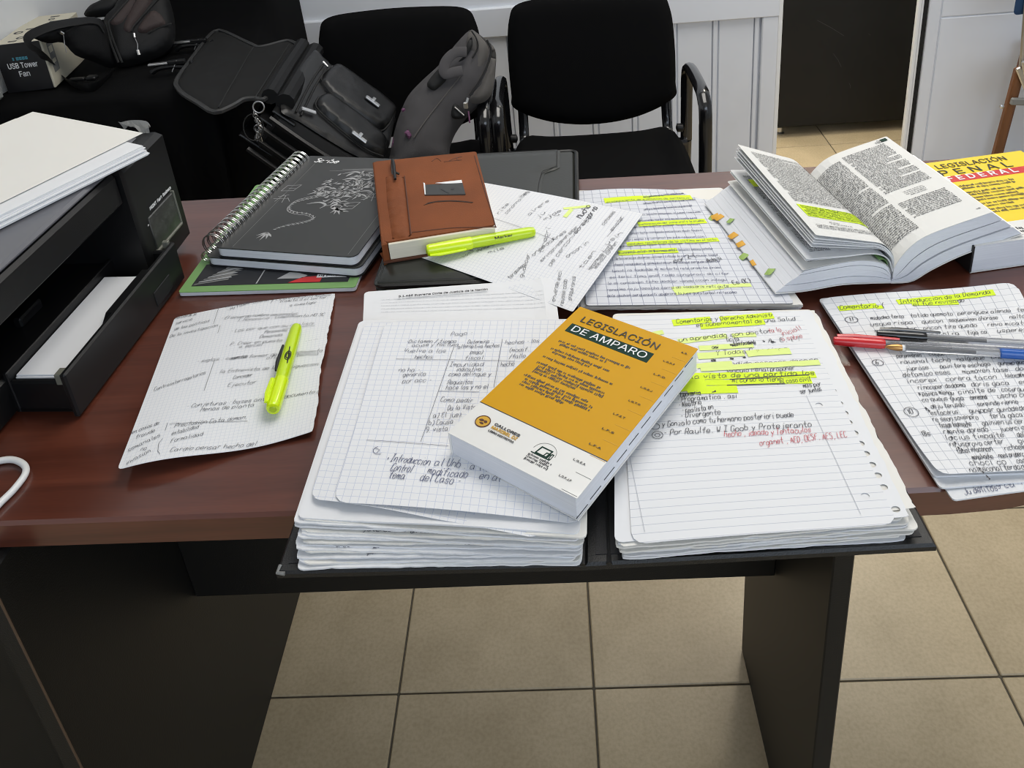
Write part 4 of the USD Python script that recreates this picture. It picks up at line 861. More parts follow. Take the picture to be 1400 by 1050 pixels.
obj('card_print', join(*[prism(Polygon(pw2(q, ZP + .001)), ZP + .0009, ZP + .0012) for q in ([(540, 362), (548, 358), (600, 388), (590, 390)], [(610, 352), (632, 350), (634, 362), (612, 364)])]), m_black_print, pl)
obj('embossing', join(*[tube([[*q, ZP + .0001] for q in smoothline(pw2(q, ZP), 3)], .0006, 4) for q in ([(475, 162), (510, 140), (540, 160)], [(600, 158), (640, 140), (690, 128)], [(655, 130), (660, 155), (690, 150)], [(560, 165), (610, 160), (690, 150)])]), m_brown_dark, pl)
pn = thing('ballpoint_pen', 'black pen tucked in the pocket of the brown planner', 'pen', at(540, 240, ZP + .004))
q0, q1, q2_ = at(*k2([(193, 160)])[0], ZP + .004), at(*k2([(208, 250)])[0], ZP + .005), at(*k2([(218, 420)])[0], ZP - .012)
obj('barrel', lathe([(0, .0012), (.002, .0030), (.020, .0036), (.034, .0034), (.036, .0015)], q0, q2_, 12), m_black_gloss, pn)
cl0, cl1 = at(*k2([(200, 185)])[0], ZP + .0095), at(*k2([(212, 288)])[0], ZP + .008)
obj('clip', join(tube([q0 + up * .002, cl0, cl1], [.0022, .0026, .0018], 8), tube([(cl0 + cl1) / 2, at(*k2([(240, 252)])[0], ZP + .006)], .0016, 6)), m_black_plastic, pn)
obj('ribbon_marker', tube([at(523, 345, .785), at(527, 352, .781), at(529, 362, .778)], .004, 6, flat=.25), m_brown, pl)
obj('elastic_band', tube([at(530, 349, .781), at(585, 344, .781)], .0018, 6), m_brown_dark, pl)

L7 = lambda x, y: (560 + x * 540 / 1400, 220 + y * 540 / 1400)
ls = thing('handwritten_sheet', 'loose squared sheet covered in slanted handwriting beside the brown planner', 'paper', (*at(730, 330, .78)[:2], .78))
LP = Page(at(640, 246, .7825), at(879, 290, .778), at(783, 424, .782), at(556, 345, .781), lambda a, b: .004 * np.sin(3.1 * a) * np.sin(2.6 * b + .4) - .002 * a)
obj('sheet', page_mesh(LP, r=.002), m_grid, ls, smooth=True)
rows = []
for (x0, y0, x1, y1, n) in ((318, 190, 395, 108, 3), (345, 190, 425, 110, 3), (425, 195, 500, 140, 2), (455, 205, 540, 145, 2), (480, 212, 560, 165, 2), (490, 205, 575, 180, 1), (395, 130, 430, 110, 1), (470, 330, 500, 235, 5), (440, 340, 560, 250, 5), (470, 360, 600, 235, 6), (500, 375, 640, 200, 7), (560, 345, 640, 290, 4), (590, 260, 650, 200, 2), (610, 385, 680, 300, 3), (640, 390, 720, 300, 4), (660, 385, 740, 290, 4), (690, 230, 730, 180, 1), (720, 250, 760, 200, 2), (355, 420, 410, 370, 2), (400, 415, 430, 330, 3), (515, 500, 540, 390, 4), (545, 515, 560, 420, 4), (575, 495, 590, 410, 4), (700, 300, 770, 250, 2), (215, 320, 245, 300, 1), (240, 325, 300, 300, 3), (280, 330, 340, 312, 3), (190, 345, 230, 320, 2)):
    rows.append((words(max(1, n // 2), rng), (x0, y0), (x1, y1)))
obj('handwriting', ribbons(LP, handlines(LP, L7, rows, .0048, rng), .00055), m_ink, ls, smooth=False)
obj('handwriting', ribbons(LP, handlines(LP, L7, [('Mucho', (608, 205), (645, 160)), ('por no', (640, 205), (668, 165)), ('x', (510, 285), (520, 278))], .007, rng), .0011), m_ink, ls, smooth=False, label='bolder scribbled words')
for l_ in ([(300, 205), (360, 225), (500, 275)], [(500, 260), (470, 300)], [(700, 270), (760, 200)]): obj('ruled_line', ribbons(LP, [[LP.uv(L7(*q)) for q in l_]], .0005), m_ink_soft, ls, smooth=False)
obj('highlight', bars(LP, [(LP.uv(L7(545, 170)), LP.uv(L7(640, 160)), .006), (LP.uv(L7(550, 200)), LP.uv(L7(575, 172)), .006)], seed=1), m_hl_pale, ls, smooth=False)
def highlighter(label, p0, p1, cap_len, L, clip_dir, loc):
    d = unit(p1 - p0); side = unit(np.cross(d, up)); t = thing('highlighter', label, 'highlighter', loc)
    obj('cap', lathe([(0, .0035), (.0006, .0062), (.003, .0074), (cap_len - .002, .0080), (cap_len, .0074)], p0, p1, 18), m_hl_cap, t)
    obj('cap_recess', lathe([(-.0006, .0030), (.0002, .0040), (.0004, .0030)], p0, p1, 14), m_hl_dark, t)
    obj('barrel', lathe([(cap_len - .004, .0070), (cap_len + .002, .0070), (cap_len + .012, .0074), (L * .75, .0072), (L - .008, .0066), (L - .002, .0055), (L, .0025)], p0, p1, 18), m_hl_body, t)
    q = p0 + d * .004 + clip_dir * .0084
    obj('clip', tube([q, q + d * .012 + clip_dir * .0016, q + d * (cap_len * .8) + clip_dir * .0012], [.0022, .0030, .0022], 8, flat=.6), m_hl_cap, t)
    return t, d
h2, d2 = highlighter('yellow-green highlighter lying across the corner of the brown planner', at(583, 343, .795), at(732, 316, .789), .055, np.linalg.norm(at(732, 316, .789) - at(583, 343, .795)), unit([.1, -1, -.2]), at(583, 343, .78))
pq = at(690, 325, .7965); tx = text_on('Marker', pq - d2 * .012 , d2, unit(np.cross(unit([0, -.7, .7]), d2)), .003, .022, True); obj('lettering', tx, m_black_print, h2)

ptd = thing('printed_sheet', 'printed sheet headed "Suprema Corte de Justicia de la Nacion" behind the open folder', 'paper', (*at(620, 410, .78)[:2], .78))
PP = Page(at(498, 399, .7815), at(757, 381, .7815), at(765, 446, .777), at(496, 446, .777), lambda a, b: .002 * np.exp(-((a - .95) ** 2) / .002) * (1 - .5 * b))
obj('sheet', page_mesh(PP, outline=rrect(PP.wd, PP.ht, .006)), m_paper, ptd, smooth=True)
s0, s1 = at(545, 408, .7815), at(667, 398, .7815); se = unit(s1 - s0)
obj('lettering', text_on('S.1.485 Suprema Corte de Justicia de la Nación', s0 + up * .0010, se, np.cross(up, se), .0033, np.linalg.norm(s1 - s0), True), m_print, ptd)
obj('show_through', print_rows(PP, .02, .020, .20, .048, .006, rng, .0009, .0011, .0005), plain('faint_print', (.66, .665, .69), .8), ptd, smooth=False)

# squared sheets behind, right of the loose sheet
gs = thing('paper_stack', 'small stack of squared note sheets with yellow highlighted lines left of the open book', 'paper', (*at(930, 340, .75)[:2], .75))
GP = Page(at(786, 262, .766), at(985, 257, .764), at(1086, 413, .7655), at(801, 416, .767), lambda a, b: .003 * np.sin(5 * a) * (1 - b) + .002 * np.sin(4 * b))
for k in range(4):
    z0 = .7534 + .0030 * k; o = [rng.uniform(-3, 3) for _ in range(8)]
    pg = Page(at(786 + o[0], 264 + o[1], z0), at(987 + o[2], 260 + o[3], z0), at(1094 + o[4] * 2, 421 - k, z0), at(792 + o[6], 424 - k, z0), lambda a, b: .001 * np.sin(7 * a + k))
    obj('sheet', page_mesh(pg, step=.02, thick=.0028, ragged='b', seed=k), m_paper_warm if k % 2 else m_paper, gs, smooth=True)
obj('sheet', page_mesh(GP, r=.004), m_gridb, gs, smooth=True)
rows = [('procedimiento de ejecucion de sentencia', (700, 150), (995, 135)), ('sustanciacion del juicio oral y la prueba', (812, 230), (1045, 216)), ('medidas cautelares de la victima en el acto', (775, 300), (1090, 283)), ('audiencia intermedia', (745, 333), (945, 322))]
hl = [((690, 142), (1000, 130), .015), ((810, 226), (1050, 214), .012), ((770, 296), (1095, 280), .009), ((740, 328), (950, 318), .011)]
obj('highlight', bars(GP, [(GP.uv(L7(*a)), GP.uv(L7(*b)), w) for a, b, w in hl], seed=3), m_hl, gs, smooth=False)
obj('highlight', bars(GP, [(GP.uv(L7(940, 468)), GP.uv(L7(1110, 445)), .010), (GP.uv(L7(930, 453)), GP.uv(L7(1210, 440)), .007)], seed=4), m_hl_pale, gs, smooth=False, label='pale highlighter stroke')
for i in range(17):
    y = 118 + 22 * i; rows.append((words(rng.choice((7, 8, 9)), rng), (max(700, 800 - 7 * i if i > 2 else 830), y + 14), (1010 + 10.5 * i + rng.uniform(-40, 0), y)))
obj('handwriting', ribbons(GP, handlines(GP, L7, rows, .0042, rng), .0005), m_ink_blue, gs, smooth=False)
obj('handwriting', ribbons(GP, handlines(GP, L7, [('por 2 (', (940, 362), (1020, 340)), ('Nota si', (1060, 362), (1110, 350)), ('Es (K)', (1150, 442), (1215, 432))], .0065, rng), .0008), m_ink, gs, smooth=False)

# ---------------------------------------------------------------- open black folder with the two stacks
fd = thing('open_folder', 'open black leather folder lying under the two paper stacks and past the desk edge', 'folder', (*at(800, 770, .75)[:2], .75))
ZF = .7588
lc = [at(*q, ZF) for q in ((377, 783), (490, 456), (806, 440), (800, 772))]; rc = [at(*q, ZF) for q in ((800, 772), (806, 440), (1112, 428), (1281, 745))]
obj('cover', hprism([tuple(q[:2]) for q in lc], .7506, ZF, .002), m_leather, fd)
obj('cover', hprism([tuple(q[:2]) for q in rc], .7506, ZF, .002), m_leather, fd)
obj('lining', prism(Polygon([tuple(q[:2]) for q in rc]).buffer(-.008), ZF - .0005, ZF + .0006), m_leather_tex, fd)
obj('lining', prism(Polygon([tuple(q[:2]) for q in lc]).buffer(-.008), ZF - .0005, ZF + .0006), m_leather_tex, fd)
sp0, sp1 = at(822, 771, ZF), at(812, 440, ZF)
obj('spine', join(tube([sp0 - [.014, 0, .001], sp1 - [.014, 0, .001]], .0022, 8), tube([sp0 + [.006, 0, -.001], sp1 + [.006, 0, -.001]], .0022, 8)), m_leather, fd)
cn = at(379, 782, ZF); obj('worn_corner', tube([cn + [.001, .006, 0], cn + [0, 0, -.001], cn + [.006, -.001, -.001]], .0016, 6), m_scrap, fd)

ls_ = thing('paper_stack', 'thick stack of handwritten squared sheets on the left half of the open folder', 'paper', (*at(610, 620, .76)[:2], .76))
rg = random.Random(21)
NL = 15
for k in range(NL):
    z0 = .7612 + .0019 * k; t = k / (NL - 1)
    fx = 2.5 * math.sin(k * 2.1); BLp = (410 + rg.uniform(-7, 7) - 4 * t, 779 - 74 * t + rg.uniform(-2, 2)); BRp = (797 + rg.uniform(-9, 6), 772 - 40 * t + rg.uniform(-3, 3))
    pg = Page(at(497 + rg.uniform(-6, 6), 446 - 8 * t, z0), at(806 + rg.uniform(-5, 5), 444 - 8 * t, z0), at(*BRp, z0), at(*BLp, z0), lambda a, b, k=k: (.0010 * np.sin(4.3 * a + k * 1.7) + .0004 * np.sin(9 * a + 2 * k)) * b)
    obj('sheet', page_mesh(pg, step=.016, thick=.0016, r=.005, ragged='rb' if k < NL - 2 else None, seed=k, ragk=.45), (m_paper, m_paper_warm, m_paper)[k % 3], ls_, smooth=True)
    if k in (1, 3, 5, 6, 8, 10):
        yv = pg.ht - .004; w_ = []
        for _ in range(2):
            x0 = rg.uniform(.03, .14); w_ += write(words(2, rg), (x0, yv), (x0 + rg.uniform(.02, .05), yv - .001), .0035, rg)
        obj('handwriting', ribbons(pg, w_, .0006, .0006), m_ink_soft, ls_, smooth=False)
cS = lambda x, y: (380 + x * 480 / 1260, 400 + y * 400 / 1050)
def bumpB(a, b): return .004 * np.sin(3.2 * a + .2) * b ** 3 - .003 * b ** 6 * a + .001 * np.sin(8 * a) * b
SB = Page(at(499, 441, .7895), at(800, 440, .7895), at(738, 733, .7885), at(424, 683, .7905), bumpB)
obj('sheet', page_mesh(SB, r=.010), m_grid7, ls_, smooth=True)
SA = Page(at(527, 440, .7913), at(806, 437, .7910), at(797, 716, .7895), at(455, 688, .7930), lambda a, b: .003 * np.sin(3.2 * a + .3) * b ** 2 + .0008 * np.sin(7 * b))
obj('sheet', page_mesh(SA, r=.012), m_grid7, ls_, smooth=True)
items = [('Pago :', (620, 158), (700, 152)), ('-Dictamen / tiempo', (460, 182), (640, 182)), ('acuse y factura', (480, 196), (650, 194)), ('Vuelve a los', (450, 216), (605, 216)), ('hechos', (490, 240), (556, 238)), ('Determina :', (680, 185), (772, 182)), ('alternativa hechos', (645, 202), (795, 198)),
         ('pago)', (690, 221), (735, 221)), ('fiscal', (670, 243), (738, 241)), ('no ha -', (432, 286), (510, 285)), ('generico', (448, 303), (532, 300)), ('por acc -', (446, 326), (552, 322)), ('Impunidad?', (615, 267), (748, 263)), ('indicativa', (640, 284), (730, 283)), ('como delinque y', (612, 302), (765, 300)),
         ('Requisitos', (608, 331), (700, 329)), ('hace los y no el', (602, 351), (756, 346)), ('Como pedir', (582, 392), (700, 396)), ('Da la Vista', (608, 423), (712, 420)), ('a) El juez', (556, 452), (662, 446)), ('b) Causa', (540, 477), (632, 470)), ('9. vista', (530, 502), (612, 496)),
         ('hechos - los', (815, 187), (940, 181)), ('(modif.', (828, 214), (905, 212)), ('/fallo', (830, 238), (890, 234)), ('hecho', (800, 268), (850, 262)), ('Iduccion', (580, 270), (600, 300))][:-1]
obj('handwriting', ribbons(SA, handlines(SA, cS, items, .0052, rg), .0005), m_ink_soft, ls_, smooth=False)
items = [('* Introduccion', (385, 606), (545, 622)), ('al Unb . a ll.', (560, 622), (755, 642)), ('Control', (402, 640), (480, 648)), ('modificado', (535, 652), (680, 668)), ('en al', (720, 672), (800, 682)), ('tema', (395, 668), (455, 672)), ('del Caso -', (508, 676), (655, 690))]
ink_l = handlines(SA, cS, items, .0074, rg)
ink_l += [circle(SA.uv(cS(362, 568)), .0045, rg)[3:11], np.array([SA.uv(cS(350, 560)), SA.uv(cS(366, 566)), SA.uv(cS(354, 578))])]
obj('handwriting', ribbons(SA, ink_l, .0006), m_ink_blue, ls_, smooth=False)
for a, b in (((635, 188), (513, 536)), ((806, 168), (775, 342)), ((424, 240), (850, 247)), ((578, 355), (722, 358)), ((318, 531), (612, 552))): obj('ruled_line', ribbons(SA, [[SA.uv(cS(*a)), SA.uv(cS(*b))]], .0005), m_ink_soft, ls_, smooth=False)

rs = thing('paper_stack', 'stack of lined sheets with punched holes on the right half of the open folder', 'paper', (*at(1040, 600, .76)[:2], .76))
c3 = lambda x, y: (820 + x * 480 / 1326, 400 + y * 380 / 1050)
NR = 10
for k in range(NR):
    z0 = .7612 + .0019 * k; t = k / (NR - 1); e = rg.uniform(-1, 1)
    pg = Page(at(838 + rg.uniform(-3, 4), 437 - 8 * t, z0), at(1109 + rg.uniform(-2, 5), 429 - 6 * t, z0), at(1240 + rg.uniform(-6, 10) + (14 if k in (3, 5) else 0), 738 - 26 * t, z0), at(850 + rg.uniform(-5, 3) - 5 * t, 766 - 22 * t + rg.uniform(-2, 2), z0), lambda a, b, k=k: .0010 * np.sin(5 * a + k * 2.3) * b)
    obj('sheet', page_mesh(pg, step=.016, thick=.0016, r=.005, ragged='rb', seed=40 + k, ragk=.45), (m_paper, m_paper_warm)[k % 2], rs, smooth=True)
pg = Page(at(842, 434, .7801), at(1116, 424, .7801), at(1256, 693, .7799), at(848, 748, .7799), lambda a, b: .0004 * np.sin(6 * b) * a)
obj('sheet', page_mesh(pg, step=.012, ragged='r', seed=77), m_paper_warm, rs, smooth=True)
pg = Page(at(840, 432, .7812), at(1112, 424, .7812), at(1249, 705, .7812), at(840, 742, .7812), lambda a, b: .0002 * np.sin(5 * a))
hs = [tuple(pg.uv(c3(x, y))) + (.0031,) for x, y in ((772, 172), (790, 205), (812, 240), (832, 275), (850, 308), (880, 370), (905, 418), (925, 455), (940, 490), (962, 530), (985, 570), (1005, 608), (1028, 650), (1050, 690), (1072, 735), (1118, 818))]
obj('sheet', page_mesh(pg, outline=page_outline(pg, r=.006, ragged='r', seed=5, holes=hs), step=.010), m_paper, rs, smooth=True, label='punched sheet with a torn ring-hole edge')
RA = Page(at(846, 432, .7820), at(1092, 426, .7818), at(1228, 716, .7818), at(864, 744, .7826), lambda a, b: .0016 * np.sin(3 * a) * b ** 3 * (1 - a))
hs = [tuple(RA.uv(c3(x, y))) + (.0031,) for x, y in ((1003, 768), (828, 425))]
obj('sheet', page_mesh(RA, outline=page_outline(RA, r=.010, holes=hs), step=.010), m_lined, rs, smooth=True)
for a, b in (((780, 390), (985, 838)), ((112, 615), (170, 905))): obj('ruled_line', ribbons(RA, [[RA.uv(c3(*a)), RA.uv(c3(*b))]], .00042), plain('pale_rule', (.5, .51, .56), .8), rs, smooth=False)
hl = [((275, 116), (420, 103), .011), ((455, 104), (655, 88), .011), ((380, 130), (622, 112), .009)]
obj('highlight', bars(RA, [(RA.uv(c3(*a)), RA.uv(c3(*b)), w) for a, b, w in hl], seed=7), m_hl, rs, smooth=False)
hl = [((295, 186), (480, 165), .008), ((500, 163), (590, 160), .007), ((200, 158), (240, 150), .007), ((375, 212), (580, 200), .008), ((370, 242), (545, 230), .010), ((555, 232), (720, 222), .010), ((380, 290), (830, 265), .008), ((360, 280), (500, 268), .007)]
obj('highlight', bars(RA, [(RA.uv(c3(*a)), RA.uv(c3(*b)), w) for a, b, w in hl], seed=8), m_hl_pale, rs, smooth=False, label='pale highlighter stroke')
hl = [((340, 318), (815, 310), .010), ((330, 345), (400, 340), .013), ((400, 342), (800, 334), .008), ((330, 372), (520, 366), .011), ((300, 360), (400, 352), .012)]
obj('highlight', bars(RA, [(RA.uv(c3(*a)), RA.uv(c3(*b)), w) for a, b, w in hl], seed=9), m_hl, rs, smooth=False, label='strong highlighter stroke')
items = [('Comentarios y Derecho Administr', (290, 118), (660, 92)), ('es Gubernamental de una Salud', (365, 131), (742, 106)), ('un aprendido con doctor', (300, 188), (650, 152)), ('licita', (480, 188), (530, 182)), ('x Reitera el procedimiento', (500, 205), (590, 196)), ('- A. E. i !', (610, 190), (760, 185)), ('Y Todas Comunicas', (440, 240), (715, 220)), ('asi', (425, 215), (450, 212)),
         ('mi aprendido parecer dosaco', (385, 285), (830, 262)), ('vinculo Penal', (480, 305), (640, 298)), ('proponer', (645, 300), (740, 294)), ('la vista de una partida los', (345, 328), (815, 312)), ('mi curso lo tiene', (500, 342), (690, 335)), ('. el caso civil', (670, 348), (800, 336)), ('mas por', (770, 362), (840, 355)), ('ser juntos', (760, 385), (840, 372)),
         ('- Leonaria', (290, 398), (385, 388)), ('- Programatica . asi', (292, 415), (520, 398)), ('- Aleatorio', (300, 436), (385, 422)), ('- realista en', (310, 456), (432, 442)), ('- Divergente', (305, 476), (460, 462)), ('y Gonzalo como tu hermano posteriori puede', (235, 508), (735, 470)), ('- Por Raulfe. W I Goob y Protejeranto', (240, 542), (805, 508))]
il = handlines(RA, c3, items, .0056, rg); il += [circle(RA.uv(c3(209, 508)), .0036, rg), circle(RA.uv(c3(218, 540)), .0042, rg), circle(RA.uv(c3(218, 540)), .002, rg)]
obj('handwriting', ribbons(RA, il, .0006), m_ink, rs, smooth=False)
bl = []
for (x, y, n) in ((498, 200, 7), (440, 210, 5), (500, 252, 6), (545, 245, 4), (430, 258, 5), (655, 188, 3), (620, 185, 2), (430, 375, 4), (350, 382, 7)):
    a = RA.uv(c3(x, y)); bl.append(np.array([a + [rg.uniform(-.0022, .0022), rg.uniform(-.0012, .0012)] for _ in range(n * 2)]))
bl += [np.array([RA.uv(c3(480, 352)), RA.uv(c3(700, 345))]), np.array([RA.uv(c3(490, 330)), RA.uv(c3(790, 312))]), np.array([RA.uv(c3(300, 384)), RA.uv(c3(380, 380))])]
obj('crossed_out', ribbons(RA, bl, .0013), m_ink, rs, smooth=False)
items = [('hecho , ideado y Tentaculos', (470, 548), (802, 530)), ('organet , AED, OESF, AES, LEC', (605, 580), (938, 548)), ('fa lo', (640, 155), (690, 148)), ('inicial!', (690, 165), (765, 140)), ('o sobre', (690, 185), (770, 172))]
obj('handwriting', ribbons(RA, handlines(RA, c3, items, .0058, rg), .00055), m_ink_red, rs, smooth=False, label='red handwriting')

# ---------------------------------------------------------------- the closed yellow code book on top
ZB = .8150
bk_ = thing('law_book', 'closed yellow and white paperback titled "Legislacion de Amparo" on the paper stacks', 'book', (*at(785, 560, ZB)[:2], .79))
a, b, c, d = [at(*q, ZB) for q in ((795, 420), (958, 478), (785, 680), (610, 590))]
bx_ = unit(((b - a) + (c - d)) * [1, 1, 0]); by_ = np.array([-bx_[1], bx_[0], 0]); W_, H_ = .5 * (np.linalg.norm(b - a) + np.linalg.norm(c - d)), .5 * (np.linalg.norm(a - d) + np.linalg.norm(b - c)); ctr = (a + b + c + d) / 4
b0 = ctr - bx_ * W_ / 2 - by_ * H_ / 2; b0[2] = 0
BT = .0235
obj('page_block', place(cbox((.002, .0004, ZB - BT + .0006), (W_ - .001, H_ - .0004, ZB - .0006), .0006), b0, bx_, by_, up), m_block, bk_)
split = .0435
obj('cover_panel', place(prism(sbox(0, split, W_, H_), ZB - .0006, ZB), b0, bx_, by_, up), m_yel_cover, bk_, label='yellow upper part of the cover')
obj('cover_panel', place(prism(sbox(0, 0, W_, split - .0008), ZB - .0006, ZB), b0, bx_, by_, up), m_white_card, bk_, label='white lower part of the cover')
obj('cover_rule', place(prism(sbox(0, split - .0009, W_, split), ZB - .0006, ZB + .0001), b0, bx_, by_, up), m_black_print, bk_)
obj('back_cover', place(prism(sbox(0, 0, W_, H_), ZB - BT, ZB - BT + .0006), b0, bx_, by_, up), m_white_card, bk_)
obj('spine', place(cbox((-.0002, 0, ZB - BT), (.002, H_, ZB - .0001), .0004), b0, bx_, by_, up), m_white_card, bk_)
kW, kH = W_ / .1300, H_ / .2048
BP = lambda x, y: b0 + bx_ * (x / 1000 * kW) + by_ * (H_ + y / 1000 * kH) + up * ZB
obj('title', text_on('LEGISLACIÓN', BP(13.5, -21), bx_, by_, .0088 * kH, .0845 * kW, False), m_black_print, bk_, smooth=False)
obj('title_band', place(prism(Polygon([(0, 0), (.0905 * kW, -.0010), (.0905 * kW, .0135 * kH), (0, .0135 * kH)]), 0, .0002), BP(8.5, -40.5), bx_, by_, up), m_green_dark, bk_)
obj('title', text_on('DE AMPARO', BP(13.5, -37.8), bx_, by_, .0088 * kH, .0810 * kW, False), m_white_print, bk_, smooth=False, label='white title lettering')
cf = Flat(BP(0, 0), bx_, by_); rgp = random.Random(31)
for (y, n, x1) in ((57, 2, 92), (70, 2, 78), (83.5, 1, 88), (93, 4, 88), (113.5, 4, 88)):
    for i in range(n):
        xe = x1 if i == 0 or (i < n - 1) else x1 * .72
        obj('cover_text', print_rows(cf, .0165 * kW, (y + 4.1 * i) / 1000 * kH, xe / 1000 * kW * (.92 if n > 2 and i == 0 else 1), (y + 4.1 * i) / 1000 * kH + .001, .01, rgp, .0021, .00175, .0003, par=0), m_print, bk_, smooth=False)
    obj('cover_text', print_rows(cf, .0125 * kW, y / 1000 * kH, .0145 * kW, y / 1000 * kH + .001, .01, rgp, .002, .0016, .0003, par=0), m_print, bk_, smooth=False)
for i, (x, y) in enumerate([(122.3, -12.2), (116, -31.2), (117, -51.3), (115.5, -72.2), (115, -92.3), (112, -112.8), (113, -132.4), (113, -152.4), (111.5, -173.3), (111, -193)]):
    obj('index_mark', text_on(('A.R.', 'L.O.P.F', 'L.F.D', 'L.O.E.J', 'L.G.T.O', 'L.F.E.T', 'L.F.S', 'L.F.A', 'L.G.E.A', 'L.C.F.J.F')[i], BP(x - (5 if i else 3), y - 1.2), bx_, by_, .0019, (.011 if i else .006), False), m_print, bk_, smooth=False)
    obj('index_rule', place(prism(sbox(0, 0, .014, .00035), 0, .0002), BP(115, y - 10.5), bx_, by_, up), m_gold if i < 8 else m_scrap, bk_, smooth=False)
    obj('thumb_mark', place(sbx := cbox((W_ - .0012, H_ + y / 1000 * kH - .013, ZB - .0044 - .0018 * i), (W_ - .0007, H_ + y / 1000 * kH + .003, ZB - .0034 - .0018 * i), .0002), b0, bx_, by_, up), m_print, bk_, smooth=False)
cc = BP(17.5, -179)
obj('coin', join(place(prism(Point(0, 0).buffer(.0066, quad_segs=10), 0, .0004), cc, bx_, by_, up)), m_gold, bk_)
obj('coin_rim', place(prism(Point(0, 0).buffer(.0068, quad_segs=10).difference(Point(0, 0).buffer(.0060, quad_segs=10)), 0, .0006), cc, bx_, by_, up), m_brown_dark, bk_)
obj('coin_emblem', join(*[place(prism(Polygon(smoothline(q, 3, True)).buffer(0), .0002, .0007), cc, bx_, by_, up) for q in ([(-.004, 0), (-.002, .002), (.0005, .0012), (-.001, -.0006)], [(.0005, .0012), (.003, .002), (.004, .0002), (.002, -.0008)], [(-.002, -.0022), (.001, -.0012), (.0025, -.0026), (.0002, -.0032)])]), m_brown_dark, bk_)
for s, y, w, mt, h in (('CALLORES', -176, 26, m_print, .0026), ('MARIBEL DI', -180.3, 26, m_gold, .0030), ('LIBRO DISTRITOS', -184.3, 26, m_print, .0019)):
    obj('publisher_mark', text_on(s, BP(28.3, y - 1.4), bx_, by_, h, w / 1000, True), mt, bk_, smooth=False)
lp = BP(73.5, -184); pr2 = lambda g, z=.0004: place(prism(g, 0, z), lp, bx_, by_, up)
lap = Polygon([(.002, .0), (.013, 0), (.0145, .0085), (.0035, .0085)]).difference(Polygon([(.0030, .0010), (.0122, .001), (.0134, .0075), (.0044, .0075)]))
obj('device_icon', pr2(shapely.union_all([lap, sbox(-.001, -.0012, .017, -.0004), Polygon([(.0095, 0), (.014, 0), (.0148, .005), (.0105, .005)]).difference(Polygon([(.0103, .0006), (.0134, .0006), (.0140, .0043), (.0111, .0043)])), sbox(.0150, 0, .0172, .0058).difference(sbox(.0155, .0006, .0168, .0050))])), m_green_dark, bk_)
obj('icon_ring', pr2(Point(.0085, .0035).buffer(.0105, quad_segs=10).difference(Point(.0085, .0035).buffer(.0101, quad_segs=10)).intersection(sbox(-.01, .004, .03, .03)), .0002), m_scrap, bk_)
obj('publisher_text', print_rows(cf, .072 * kW, .1885 * kH, .094 * kW, .1945 * kH, .0028, rgp, .0015, .0013, .0003, par=0), m_print, bk_, smooth=False)

# ---------------------------------------------------------------- loose sheet and highlighter at the left
s5 = lambda x, y: (140 + x * 360 / 1350, 380 + y * 280 / 1050)
sh = thing('handwritten_sheet', 'curled squared sheet of pen notes on the bare wood left of the folder', 'paper', (*at(320, 520, .75)[:2], .75))
H1 = Page(at(239, 434, .754), at(461, 401, .7535), at(430, 588, .757), at(161, 645, .7625), lambda a, b: .0045 * np.sin(3.14 * a) * (1 - b) ** 2 + .004 * np.sin(6.0 * a + .6) * b ** 3 + .002 * np.sin(5 * b) * a)
obj('sheet', page_mesh(H1, r=.005, ragged='r', seed=9), ruled('grid_paper_fine', .0042, .0042, (.62, .65, .71), .0003, .0003), sh, smooth=True)
items = [('Gestion de la', (372, 212), (482, 192)), ('servicio', (375, 241), (462, 217)), ('de las politicas', (368, 272), (552, 226)), ('De la investigacion', (345, 308), (592, 250)), ('- Accion de laboral / Licenciamiento medios', (610, 158), (1172, 92)), ('- No 1 sobre', (640, 173), (760, 131)), ('tramite d el sector', (905, 130), (1150, 106)), ('a investigar', (960, 148), (1100, 132)),
         ('- El acuerdo nombra personales', (605, 216), (1002, 190)), ('1. Honorario . Cumplimiento NO SC', (690, 227), (1140, 196)), ('- Los por que con su analisis', (655, 283), (1085, 240)), ('Personales', (830, 287), (948, 275)), ('Demanda', (805, 312), (925, 300)), ('. P. Creer en puesto', (632, 352), (920, 330)), ('a. parcial', (700, 362), (820, 350)), ('- siglas : cuanto formar del procedimiento', (480, 437), (1130, 380)), ('enunciado', (655, 420), (745, 410)), ('oficios y tecnica', (840, 420), (1110, 395)),
         ('Contrainterrogatorios', (265, 582), (532, 492)), ('. la Entrevista de la averiguacion', (578, 492), (1108, 450)), ('Conceder', (668, 522), (770, 506)), ('Ejecutor', (640, 562), (790, 542)), ('- Conjeturas : bases antiguo - documento al', (428, 668), (1130, 588)), ('Menos de planta', (500, 688), (780, 662)), ('. Preclusion Cata doman.', (345, 772), (745, 722)), ('estabilidad', (355, 808), (495, 772)), ('Formalidad', (350, 848), (518, 808)), ('Cardio pensar hecho del ..', (345, 893), (830, 855)),
         ('en casos de', (150, 803), (292, 750)), ('fraude', (170, 828), (272, 790)), ('semanales', (132, 895), (302, 812)), ('no', (195, 890), (230, 878)), ('invasion.', (122, 962), (262, 885)), ('- -- ---', (1040, 335), (1105, 320))]
rs5 = random.Random(5); il = handlines(H1, s5, items, .0048, rs5)
il += [np.array([H1.uv(s5(*a)), H1.uv(s5(*b))]) for a, b in (((598, 152), (570, 238)), ((605, 245), (592, 285)), ((575, 425), (522, 580)), ((335, 745), (322, 785)), ((895, 95), (862, 132)), ((345, 750), (745, 736)), ((935, 262), (1090, 246)))] + [np.array([H1.uv(s5(*q)) for q in ((310, 825), (290, 850), (285, 890), (296, 905))])]
obj('handwriting', ribbons(H1, il, .00045), m_ink, sh, smooth=False)
